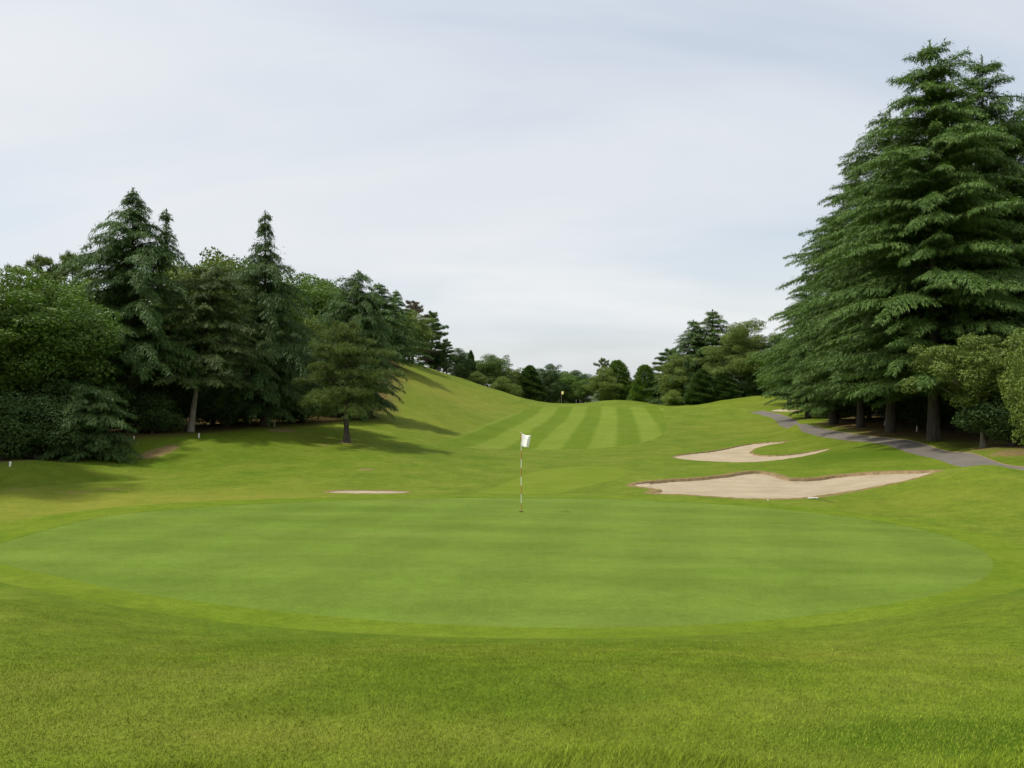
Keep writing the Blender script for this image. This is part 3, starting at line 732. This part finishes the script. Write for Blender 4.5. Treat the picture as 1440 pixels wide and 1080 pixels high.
def cypress(name, seed, H, Wd, z0, n, leaf, sharp=.8, size=.3, lobes=7, up=.9):
    rg = np.random.default_rng(seed); W = Wood(); Lf = Leaves()
    pth = trunk_path(rg, H * .95, .003); W.tube(pth, np.linspace(.012 * H + .05, .02, len(pth)), 7)
    f = 1 - np.sqrt(rg.random(n)) * .999
    f = np.where(rg.random(n) < .35, rg.random(n), f)
    a = rg.uniform(0, 2 * np.pi, n)
    pr = (1 - f) ** sharp * np.clip(f * 7 + .55, 0, 1)
    lob = 1 + .16 * np.sin(a * lobes + f * 9 + np.sin(f * 23) * 1.5) + .12 * np.sin(a * 3 + f * 31) + .10 * np.sin(f * 60 + a * 5)
    rad = Wd / 2 * pr * lob * (1 - .55 * rg.random(n) ** 2) + .03
    p = np.stack([np.cos(a) * rad, np.sin(a) * rad, z0 + (H - z0) * f + rg.normal(0, .1, n)], 1)
    o = np.stack([np.cos(a), np.sin(a), np.zeros(n)], 1)
    d = unit(o * rg.uniform(.3, 1.1, (n, 1)) + np.array([0, 0, up]) * rg.uniform(.2, 1.2, (n, 1)) + rg.normal(0, .3, (n, 3)))
    tn = np.clip(.42 + .12 * np.sin(a * lobes + f * 9) + rg.normal(0, .2, n), 0, 1)
    Lf.tri(p, d, size * rg.uniform(.6, 1.2, n), size * rg.uniform(.25, .45, n), rg, tn)
    for i in range(14):
        q = rg.integers(0, n); b0 = np.array([0, 0, max(p[q, 2] - .5, .2)])
        W.tube(np.linspace(b0, p[q], 4), np.linspace(.04, .01, 4), 3)
    return (W.mesh(name + "_trunk", M['bark']), Lf.mesh(name + "_crown", M[leaf]))

def ztop(px, py, D): return HC + ray(px, py)[2] * D
def place(name, label, cat, meshes, Hn, px, D, top=None, hgt=None, wide=1.0, rz=0.0, group=None, sink=0.05, base=None):
    x, y = ((px - 720) / FPX * D, D) if base is None else base
    z = float(height(np.array([x]), np.array([y]))[0]) - sink
    h = (ztop(px, top, y) - z) if top is not None else hgt
    s = h / Hn
    o = empty(name, (x, y, z), rz, (s * wide, s * wide, s))
    tag(o, label, cat, group)
    t_ = link("trunk", meshes[0], o); c_ = link("crown", meshes[1], o)
    return o

# ------------------------------------------------------------------ the trees
# templates (mesh pairs) for look-alike trees
TB = [broadleaf("oak", 11, 9, 7.8, 1.0, 120, 620, 'leaf_mid', .18, .165),
      broadleaf("oak_olive", 12, 9, 7.4, 1.0, 115, 620, 'leaf_olive', .18, .165),
      broadleaf("oak_dark", 13, 9, 7.8, .3, 110, 620, 'leaf_dark', .19, .17),
      broadleaf("oak_light", 14, 8, 6.8, .8, 85, 760, 'leaf_light', .18, .2)]
TB.append(broadleaf("tall_oak", 15, 9.5, 7.0, 2.6, 120, 800, 'leaf_mid', .15, .16, spread=.6))
TC = [cedar("far_cedar", 21, 12, 5.0, .4, 210, 'cedar_dark', 1.0, .75, tuft=.26, prof=.75, tier=.6, ragged=1.3),
      cedar("far_cedar_green", 22, 12, 5.2, .4, 210, 'cedar_green', .9, .75, tuft=.26, prof=.75, tier=.6, ragged=1.3)]
TP = [pine("far_pine", 31, 10, 6.5, 1.6, 60, 'cedar_dark', nlen=.32, dens=.9, prof=lambda f: (1 - f) ** .55 + .15),
      pine("far_pine_olive", 32, 9, 5.8, 3.0, 36, 'pine_olive', nlen=.30, dens=.9, bend=.03),
      pine("dead_pine", 33, 10, 6.0, 1.4, 64, 'needle_brown', nlen=.3, dens=.75, prof=lambda f: (1 - f) ** .5 + .12)]
TY = [cypress("hinoki", 41, 8, 4.2, .2, 26000, 'leaf_dark', .55, .30, lobes=5),
      cypress("hinoki_green", 42, 8, 4.4, .2, 26000, 'leaf_mid', .42, .30, lobes=6)]
TS = [broadleaf("bush", 51, 2.2, 2.8, .05, 45, 700, 'leaf_dark', .10, .24),
      broadleaf("bush_light", 52, 2.2, 2.8, .05, 45, 700, 'leaf_light', .10, .24)]

# ---- left edge of the hole
place("cedar_tree", "broad dark deodar cedar with a split double top, the tallest tree on the left side", "tree",
      cedar("double_cedar", 101, 13.6, 5.6, 3.0, 230, 'cedar_dark', 1.1, 1.15, hang=2.7, spire=.3, leaders=((1.8, .2, 7.5, 12.5, 1.0, 26), (-.9, .5, 6.0, 10.4, 1.4, 26)), prof=.84, gap=.2, tr=.27, tier=.9, ragged=1.45, tj=.35, skirt=.35), 13.6, 183, 42, top=266, rz=0)
place("cedar_tree", "dark deodar cedar with a thin bare spire top, right of the double-topped cedar", "tree",
      cedar("spire_cedar", 102, 13.4, 4.3, .8, 230, 'cedar_dark', 1.25, 1.15, hang=2.9, spire=.5, prof=.8, gap=.2, tr=.22, tier=.9, ragged=1.4, tj=.35, skirt=.3), 13.4, 372, 47, top=298)
place("cedar_tree", "bluish green deodar cedar close behind the lone pine on the grass", "tree",
      cedar("blue_cedar", 103, 12, 4.9, .4, 230, 'cedar_dark', 1.15, 1.1, hang=2.6, prof=.6, leaders=((1.3, 0, 6, 10.6, 1.0, 22),), ragged=1.35, tj=.35, skirt=.35), 12, 503, 57, top=381, rz=.8)
place("pine_tree", "lone olive green pine with a bare leaning trunk standing on open grass", "tree",
      pine("lone_pine", 104, 6.9, 5.6, 2.05, 54, 'pine_olive', flat=.20, bend=.012, nlen=.15, dens=2.1, tr=.15, lean=(-.25, 0), prof=lambda f: (.75 + .25 * math.sin(min(f * 3.2, 1.57))) * (1 - f ** 2.2) ** .75 + .12), 6.9, 487, 44, top=452, base=gp(488, 622), rz=.4)
place("conifer_tree", "shaggy dark olive conifer with a curved pale trunk between the two tall left cedars", "tree",
      cedar("shaggy_conifer", 105, 9.6, 4.2, 2.6, 130, 'cedar_olive', .85, 1.1, prof=.5, lean=(1.3, 0), barkm='bark_pale', tr=.17), 9.6, 268, 43, top=372, rz=0)
place("shrub", "drooping dark conifer shrub in front of the double-topped cedar trunk", "shrub",
      cedar("weeping_shrub", 106, 3.4, 2.3, .1, 80, 'cedar_dark', .9, 1.4, prof=.38, tuft=.17, tr=.06, tier=.4), 3.4, 128, 34.5, top=546)
lt = [
 # kind, px, D, top, wide, label
 ('B', 4, 46, 36.5, 386, 1.25, "big bright green broadleaf tree at the left edge behind the short white stake"),
 ('B', 4, -40, 34.5, 405, 1.1, "tall green broadleaf tree cut by the left edge of the frame"),
 ('B', 2, 35, 41, 470, 1.3, "dark tree in the shade behind the leftmost white stake"),
 ('B', 2, 95, 46, 450, 1.3, "dark tree deep in the shade left of the double-topped cedar"),
 ('B', 4, -225, 29.5, 130, .8, "very tall tree outside the left edge that shades the grassy bank"),
 ('B', 4, -290, 25.5, 90, .85, "very tall tree far outside the left edge, nearest to the camera"),
 ('B', 0, 112, 50, 378, 1.0, "green broadleaf tree rising directly left of the double-topped cedar"),
 ('B', 1, 575, 108, 434, 1.2, "olive tree under the brown half-dead pine"),
 ('B', 4, -80, 38, 400, 1.1, "green broadleaf tree mostly outside the left edge of the picture"),
 ('B', 2, 108, 40, 470, 1.1, "dark leafy tree behind the drooping conifer shrub"),
 ('B', 2, 225, 46, 455, 1.0, "dark tree filling the gap right of the double-topped cedar's trunk"),
 ('B', 2, 330, 51, 440, 1.1, "dark tree between the shaggy pine and the spire-topped cedar"),
 ('B', 2, 425, 53, 465, 1.0, "dark tree right behind the spire-topped cedar's lower branches"),
 ('B', 1, 20, 62, 383, 1.0, "olive tree on the skyline at the far left under the two small pines"),
 ('P', 1, 58, 74, 356, .8, "flat-topped pine on the far left skyline, left one of a pair"),
 ('P', 1, 98, 76, 352, .75, "flat-topped pine on the far left skyline, right one of a pair"),
 ('B', 1, 140, 60, 390, 1.0, "olive broadleaf tree peeping out left of the double-topped cedar"),
 ('B', 1, 262, 62, 352, 1.15, "olive broadleaf tree on the skyline right of the double-topped cedar"),
 ('B', 0, 312, 68, 347, 1.1, "round-headed tree on the skyline just left of the spire-topped cedar"),
 ('B', 0, 345, 62, 385, 1.0, "leafy green tree just behind the spire-topped cedar's left side"),
 ('B', 0, 425, 78, 372, 1.2, "round green tree on the skyline right of the spire-topped cedar"),
 ('B', 0, 462, 84, 388, 1.1, "green tree on the sloping skyline left of the bluish cedar"),
 ('B', 3, 440, 62, 455, .8, "yellow green leafy tree above the lone pine"),
 ('B', 0, 415, 64, 425, .9, "mid green tree in the gap between the spire-topped and bluish cedars"),
 ('C', 0, 532, 88, 398, 1.5, "pointed conifer just right of the bluish cedar's top"),
 ('C', 1, 556, 100, 408, .95, "green conifer on the sloping skyline left of the brown tree"),
 ('P', 2, 580, 113, 422, 1.0, "brown half-dead pine at the top of the grassy hill"),
 ('P', 0, 606, 117, 437, .9, "dark ragged pine at the end of the hilltop row beside the brown tree"),
 ('B', 1, 560, 98, 448, 1.0, "olive tree on the hill below the pointed conifers"),
 ('P', 0, 628, 114, 476, .8, "small dark conifer on the ridge right of the ragged pine"),
 ('B', 2, 612, 116, 492, .9, "low dark tree on the ridge under the ragged pine"),
 ('B', 2, 645, 121, 490, 1.0, "dark rounded tree on the ridge beside the narrow cypress"),
 ('Y', 0, 662, 124, 494, .7, "narrow dark cypress left of the round oak on the ridge"),
 ('B', 0, 691, 133, 494, 1.2, "round full oak standing above the grass ridge"),
 ('B', 0, 655, 131, 505, 1.0, "green tree half hidden behind the narrow cypress on the ridge"),
 ('B', 1, 722, 138, 515, 1.4, "olive tree between the round oak and the dark cypress"),
 ('Y', 0, 745, 136, 515, 1.7, "dark cypress between the round oak and the far flag"),
 ('B', 2, 772, 140, 512, 1.1, "dark leafy tree between the dark cypress and the far flag"),
 ('B', 0, 792, 146, 518, 1.3, "leafy tree just behind the small far flag"),
 ('B', 2, 812, 148, 521, 1.4, "dark leafy tree right of the small far flag"),
 ('B', 0, 820, 142, 530, 1.1, "low green tree left of the distant house roof"),
 ('P', 1, 848, 150, 502, .62, "thin sparse pine rising above the far tree line"),
 ('B', 3, 850, 134, 519, 1.1, "light green round tree under the thin sparse pine"),
 ('Y', 1, 868, 138, 508, 1.35, "smooth rounded tree right of the thin sparse pine"),
 ('Y', 1, 907, 124, 514, 1.35, "oval dark green tree standing alone in the centre of the far tree line"),
 ('P', 0, 940, 122, 490, 1.3, "layered pine leaning out left of the pointed twin conifers"),
 ('B', 3, 952, 110, 503, 1.0, "light leafy tree at the foot of the twin conifers"),
 ('C', 0, 976, 113, 450, 1.3, "pointed conifer, left one of the twin conifers right of centre"),
 ('C', 1, 1002, 113, 436, 1.3, "pointed conifer, taller right one of the twin conifers right of centre"),
 ('Y', 0, 988, 103, 520, 1.9, "low dark cypress clump under the twin conifers, left one"),
 ('Y', 0, 1018, 103, 520, 1.9, "low dark cypress clump under the twin conifers, right one"),
 ('B', 0, 1078, 104, 492, 1.0, "green tree between the camphor tree and the big right cedars"),
 ('B', 2, 1100, 106, 470, 1.0, "dark tree behind the left end of the big cedar row"),
]
used = {}
TN = {'B': (TB, 9, 'broadleaf_tree'), 'C': (TC, 12, 'cedar_tree'), 'P': (TP, 10, 'pine_tree'), 'Y': (TY, 8, 'cypress_tree')}
HN = {('B', 3): 8, ('B', 4): 9.5, ('P', 1): 9}
for i, (k, v, px, D, top, wd, lab) in enumerate(lt):
    tmpl, hn, nm = TN[k]; hn = HN.get((k, v), hn)
    place(nm, lab, "tree", tmpl[v], hn, px, D, top=top, wide=wd, rz=i * 1.37)
place("broadleaf_tree", "big round camphor tree with pale green cauliflower clumps right of centre", "tree",
      broadleaf("camphor", 61, 11, 11.0, .4, 115, 1900, 'leaf_olive', .17, .15, top=.9), 11, 1046, 107, top=455, wide=1.08)
for i, (px, D, hgt, v, lab) in enumerate((
    (705, 121, 2.6, 1, "pale green bush on the ridge below the round oak"),
    (722, 125, 2.2, 1, "pale green bush beside the dark cypress on the ridge"),
    (672, 119, 2.2, 1, "small pale bush at the end of the grassy ridge"),
    (945, 106, 2.0, 1, "small pale bush at the foot of the twin conifers"),
    (1060, 105, 3.0, 0, "dark bush behind the crest of the right mound"),
    (1180, 64, 2.2, 0, "dark bush under the leftmost big cedars"),
    (52, 33.6, 2.4, 0, "dark bush behind the left white stake"),
    (2, 33, 2.6, 0, "dark bush at the left edge of the frame"),
    (90, 36, 3.0, 0, "dark bush left of the drooping conifer shrub, deep in the shade"),
    (30, 37, 3.2, 0, "dark bush under the tall leftmost trees, deep in the shade"),
    (215, 41.5, 2.0, 0, "dark bush right of the double-topped cedar's trunk"),
    (320, 47, 2.6, 0, "dark bush left of the spire-topped cedar's foot"),
    (410, 51, 2.4, 0, "dark bush right of the spire-topped cedar's foot"),
    (1420, 36, 2.4, 0, "dark bush behind the small pale-trunked tree"),
    (1222, 62, 3.4, 0, "dark bush in the shade behind the leftmost big trunks"),
    (1262, 58, 3.2, 0, "dark bush in the shade behind the left white stake of the right side"),
    (1300, 56, 3.4, 0, "dark bush in the shade behind the right white stake of the right side"),
    (1335, 52, 3.2, 0, "dark bush in the shade left of the second tallest cedar's trunk"),
    (1375, 50, 3.2, 0, "dark bush in the shade right of the second tallest cedar's trunk"),
    (1155, 74, 3.2, 0, "dark bush where the big row meets the right mound"),
    (246, 48, 2.8, 0, "dark bush left of the curved pale trunk, deep in the shade"),
    (300, 49, 2.8, 0, "dark bush right of the curved pale trunk, deep in the shade"),
    (355, 56, 3.0, 0, "dark bush directly behind the spire-topped cedar"),
    (455, 60, 3.2, 0, "dark bush in the shade left of the bluish cedar"),
    (150, 42, 2.8, 0, "dark bush behind the drooping conifer shrub"))):
    place("shrub", lab, "shrub", TS[v], 2.2, px, D, hgt=hgt, wide=1.15, rz=i * 2.1)

# ---- low wood far behind the course, one mass on the horizon
rg = np.random.default_rng(77); Lf = Leaves(); n = 60000
pxs = rg.uniform(380, 1420, n); Dw = rg.uniform(205, 240, n)
xx = (pxs - 720) / FPX * Dw; zz = height(xx, Dw)
hh = 4.6 + 1.5 * np.sin(xx * .21) + 1.1 * np.sin(xx * .53 + Dw * .2) + .8 * np.sin(xx * 1.3 + Dw)
pp = np.stack([xx, Dw, zz + hh * rg.random(n) ** .6], 1)
nr_ = unit(rg.normal(size=(n, 3)) + np.array([0, -.5, .6])); dd = unit(np.cross(nr_, rg.normal(size=(n, 3))))
Lf.quad(pp, dd, nr_, rg.uniform(.5, 1.1, n), rg.uniform(.35, .7, n), rg.random(n))
tag(link("distant_wood", Lf.mesh("distant_wood", M['leaf_dark'])), "low dark wood on the horizon behind the far tree line", "wood", kind="stuff")

# ---- right side
GC = lambda nm, seed, H, Rr, z0, nb, **k: cedar(nm, seed, H, Rr, z0, nb, 'cedar_green', **k)
place("cedar_tree", "tallest big green cedar with twin ragged tips on the right side", "tree",
      GC("giant_cedar", 201, 20.5, 6.4, 2.4, 310, droop=.85, dens=1.15, prof=.62, ragged=1.2, skirt=.2, tj=.18, leaders=((.9, .3, 14, 19.8, 1.5, 34),), tr=.23, gap=.12, tier=1.15), 20.5, 1312, 42, top=58, rz=.3)
place("cedar_tree", "second tallest green cedar, right of the tallest one near the right edge", "tree",
      GC("giant_cedar_two", 202, 20, 6.2, 2.2, 290, droop=.85, dens=1.1, prof=.62, ragged=1.2, skirt=.2, tj=.18, tr=.23, tier=1.15), 20, 1384, 45, top=80, rz=1.9)
bigt = [GC("row_cedar", 203, 17, 6.0, 1.8, 250, droop=.8, dens=1.1, prof=.64, ragged=1.3, skirt=.4, tj=.2, tr=.21, tier=1.05),
        GC("row_cedar_two", 204, 15, 5.6, .8, 210, droop=.8, dens=1.1, prof=.64, ragged=1.3, skirt=.4, tj=.2, tr=.25, tier=1.0)]
for i, (v, px, D, top, wd, lab) in enumerate((
    (0, 1252, 48, 155, .95, "green cedar just left of the tallest one in the right row"),
    (0, 1210, 54, 225, .95, "green cedar in the middle of the sloping row on the right"),
    (1, 1172, 60, 300, .95, "green cedar second from the left end of the row on the right"),
    (1, 1136, 70, 385, .95, "green cedar at the left end of the big row on the right"),
    (0, 1462, 46, 130, 1.0, "green cedar cut by the right edge of the frame"),
    (0, 1365, 56, 140, 1.0, "green cedar hidden behind the two tallest ones"),
    (1, 1290, 60, 260, 1.1, "green cedar deep behind the tallest one"))):
    place("cedar_tree", lab, "tree", bigt[v], (17, 15)[v], px, D, top=top, wide=wd, rz=i * 1.9 + .5)
for i, (v, px, D, top, wd, lab) in enumerate((
    (2, 1190, 72, 470, 1.2, "dark tree in the shade behind the sloping cedar row"),
    (2, 1255, 66, 450, 1.3, "dark tree in the deep shade between the big trunks"),
    (2, 1340, 64, 430, 1.3, "dark tree in the deep shade behind the second tallest cedar"),
    (2, 1420, 52, 430, 1.3, "dark tree in the deep shade behind the small pale-trunked tree"),
    (2, 1480, 40, 440, 1.2, "dark tree mostly outside the right edge of the picture"),
    (0, 1110, 88, 470, 1.1, "leafy tree at the foot of the left end of the big row"),
    (2, 1145, 80, 490, 1.1, "dark leafy tree behind the mound under the big row"))):
    place("broadleaf_tree", lab, "tree", TB[v], 9, px, D, top=top, wide=wd, rz=i * 2.3)
place("broadleaf_tree", "small olive tree with a thin pale trunk at the right edge before the cedars", "tree",
      broadleaf("edge_tree", 211, 4.7, 4.2, 1.65, 100, 700, 'leaf_olive', .10, .15, barkm='bark_pale', tr=.085, top=.3), 4.7, 1395, 29.5, top=468, base=gp(1382, 629), wide=1.05)
place("broadleaf_tree", "yellow green leafy tree cut by the right edge above the small pale-trunked tree", "tree",
      TB[3], 8, 1475, 31, top=462, wide=.7)

# ------------------------------------------------------------------ flagsticks
def cyl(W, z0, z1, r0, r1=None, k=10, x=0, y=0):
    W.tube(np.array([(x, y, z0), (x, y, (z0 + z1) / 2), (x, y, z1)]), np.array([r0, (r0 + (r1 or r0)) / 2, r1 or r0]), k)
def flagstick(loc, H, fl, fh, cloth, label, bands, cup=True):
    o = empty("flagstick", loc, R(-32)); tag(o, label, "golf flag")
    VV, FF, mi, n = [], [], [], 0
    zs = np.linspace(0, H, bands + 1)
    for i in range(bands):
        W = Wood(); cyl(W, zs[i], zs[i + 1], .0095, k=10)
        V_, F_ = np.concatenate(W.V), np.concatenate(W.F)
        VV.append(V_); FF.append(F_ + n); mi += [0 if i % 2 == 0 else 1] * len(F_); n += len(V_)
    W = Wood(); W.tube(np.array([(0, 0, H), (0, 0, H + .008), (0, 0, H + .016), (0, 0, H + .02)]), np.array([.013, .014, .01, .001]), 10)
    V_, F_ = np.concatenate(W.V), np.concatenate(W.F); VV.append(V_); FF.append(F_ + n); mi += [1] * len(F_)
    link("pole", mesh_np("pole", np.concatenate(VV), np.concatenate(FF), None, True, [M['red_paint'], M['white_paint']], mi), o)
    nu, nv = 22, 18
    u, v = np.meshgrid(np.linspace(0, 1, nu), np.linspace(0, 1, nv))
    drop = .10 * fl * u ** 2 + .12 * fh * np.sin(u * 3.0) * (1 - v) + .22 * fh * u * v * np.clip(1.2 - u, 0, 1)
    xx = .012 + fl * u * (1 - .28 * v * u) - .03 * fl * np.sin(v * 3.1) * u
    yy = fl * (.16 * np.sin(u * 5.5 + v * 1.6) * u + .07 * np.sin(u * 9 - v * 4) * u)
    zz = H - .01 - fh * v * (1 - .06 * u) - drop
    V_ = np.stack([xx, yy, zz], -1).reshape(-1, 3); V2 = V_ + np.array([0, .003, 0])
    idx = np.arange(nu * nv).reshape(nv, nu)
    F1 = np.stack([idx[:-1, :-1], idx[1:, :-1], idx[1:, 1:], idx[:-1, 1:]], -1).reshape(-1, 4); F2 = F1[:, ::-1] + nu * nv
    rim = np.concatenate([idx[0, :], idx[1:, -1], idx[-1, ::-1][1:], idx[::-1, 0][1:-1]]); rn = np.roll(rim, -1)
    Fr = np.stack([rim, rn, rn + nu * nv, rim + nu * nv], 1)
    uu, vv_ = u.ravel(), v.ravel()
    fc_u, fc_v = uu[F1].mean(1), vv_[F1].mean(1)
    mk = (fc_u > .56) & (fc_u < .66) & (fc_v > .26) & (fc_v < .36)
    mi = np.concatenate([np.where(mk, 1, 0), np.zeros(len(F2) + len(Fr), int)])
    link("flag", mesh_np("flag", np.concatenate([V_, V2]), np.concatenate([F1, F2, Fr]), None, True, [M[cloth], M['flag_print'] if cup else M[cloth]], mi), o)
    W = Wood(); W.tube(np.array([(0, 0, .012), (0, 0, .008), (0, 0, .004)]), np.array([.054, .056, .056]), 20)
    W.tube(np.array([(0, 0, .006), (0, 0, .007), (0, 0, .008)]), np.array([.054, .03, .01]), 20)
    link("hole", W.mesh("hole", M['hole_shade_paint']), o)  # flat black disc; the cup's inner shade is painted into its colour
    return o
fx, fy = gp(733, 719.5)
fz = float(height(np.array([fx]), np.array([fy]))[0]) - .004
flagstick((fx, fy, fz), ztop(733, 609, fy) - fz, .30, .345, 'flag_cloth', "white flag on a red and white banded pole standing in the near putting green", 9)
x2, y2, _ = PZ(789.5, 112, 0)
z2 = float(height(np.array([x2]), np.array([y2]))[0])
flagstick((x2, y2, z2), ztop(789.5, 550, y2) - z2, .42, .42, 'flag_yellow', "tiny pale yellow flag on the distant green beyond the striped fairway", 9, cup=False)

# ------------------------------------------------------------------ small things
def stake(px, py, hp, label):
    x, y = gp(px, py); z = float(height(np.array([x]), np.array([y]))[0])
    h = hp / FPX * y
    W = Wood(); W.tube(np.array([(0, 0, -.06), (0, 0, h * .5), (0, 0, h * .93), (0, 0, h)]), np.array([.035, .035, .035, .02]), 4)
    W.tube(np.array([(0, 0, h), (0, 0, h + .001), (0, 0, h + .002)]), np.array([.02, .012, .001]), 4)
    o = link("boundary_stake", W.mesh("boundary_stake", M['white_paint'])); o.location = (x, y, z); o.rotation_euler = (.05, .04, .6)
    tag(o, label, "stake", "white boundary stakes along the woods")
stake(14, 656, 7, "short white stake in the grass at the left edge, leftmost of all the stakes")
stake(188, 619.5, 6, "short white stake in front of the double-topped cedar's trunk")
stake(279.5, 616, 6.5, "short white stake beside the curved pale pine trunk")
stake(386, 600, 6.5, "short white stake in the shade under the spire-topped cedar")
stake(1244, 598.5, 7, "short white stake between the big trunks, left one on the right side")
stake(1289, 607, 8, "short white stake beside the big cedar trunk, right one on the right side")
bx, by = gp(1143, 702); bz = float(height(np.array([bx]), np.array([by]))[0])
o = empty("bunker_rake", (bx, by, bz + .015), R(8)); tag(o, "small white rake lying on the grass by the near edge of the big bunker", "rake")
W = Wood(); W.tube(np.array([(-.16, 0, .02), (0, 0, .02), (.16, 0, .02)]), np.array([.022, .022, .022]), 6)
for k in range(9): W.tube(np.array([(-.15 + .0375 * k, 0, .02), (-.15 + .0375 * k, .03, .015), (-.15 + .0375 * k, .06, 0)]), np.array([.006, .005, .002]), 4)
link("rake_head", W.mesh("rake_head", M['white_paint']), o)
W = Wood(); W.tube(np.array([(0, 0, .02), (.05, -.45, .02), (.12, -1.0, .01)]), np.array([.009, .009, .009]), 6)
link("handle", W.mesh("rake_handle", M['bark']), o)
bx, by = gp(1080, 704); bz = float(height(np.array([bx]), np.array([by]))[0])
W = Wood(); th = np.linspace(0.02, np.pi - .02, 9)
W.tube(np.stack([0 * th, 0 * th, -.0214 * np.cos(th)], 1), .0214 * np.sin(th), 12)
o = link("golf_ball", W.mesh("golf_ball", M['white_paint'])); o.location = (bx, by, bz + .02)
tag(o, "white golf ball in the grass below the big bunker", "ball")

# distant house glimpsed between the far trees
hx, hy, _ = PZ(837, 185, 0); hz = float(height(np.array([hx]), np.array([hy]))[0])
o = empty("house", (hx, hy, hz), R(20)); tag(o, "distant white house with a blue grey roof glimpsed between the far trees", "house")
def boxmesh(name, lo, hi, m):
    lo, hi = np.array(lo), np.array(hi); V = np.array([[(lo, hi)[i][0], (lo, hi)[j][1], (lo, hi)[k][2]] for i in (0, 1) for j in (0, 1) for k in (0, 1)])
    F = np.array([(0, 1, 3, 2), (4, 6, 7, 5), (0, 4, 5, 1), (2, 3, 7, 6), (0, 2, 6, 4), (1, 5, 7, 3)])
    return mesh_np(name, V, F, None, False, [M[m]])
link("wall", boxmesh("house_wall", (-3.5, -3, -1), (3.5, 3, 5.6), 'house_wall'), o)
rv = np.array([(-4, -3.6, 5.5), (4, -3.6, 5.5), (4, 3.6, 5.5), (-4, 3.6, 5.5), (-4, 0, 7.5), (4, 0, 7.5), (-4, -3.6, 5.7), (4, -3.6, 5.7), (4, 3.6, 5.7), (-4, 3.6, 5.7)])
rf = np.array([(6, 7, 5, 4), (8, 9, 4, 5), (0, 1, 7, 6), (2, 3, 9, 8), (0, 3, 2, 1)]); rt = np.array([(6, 4, 9), (7, 8, 5)]); rq = np.array([(0, 6, 9, 3), (1, 2, 8, 7)])
link("roof", mesh_np("house_roof", rv, [rf, rq, rt], None, False, [M['roof_tile']]), o)
for xx in (-2.2, 0, 2.2): link("window", boxmesh("house_window", (xx - .6, -3.04, 3.4), (xx + .6, -2.97, 4.7), 'window_glass'), o)
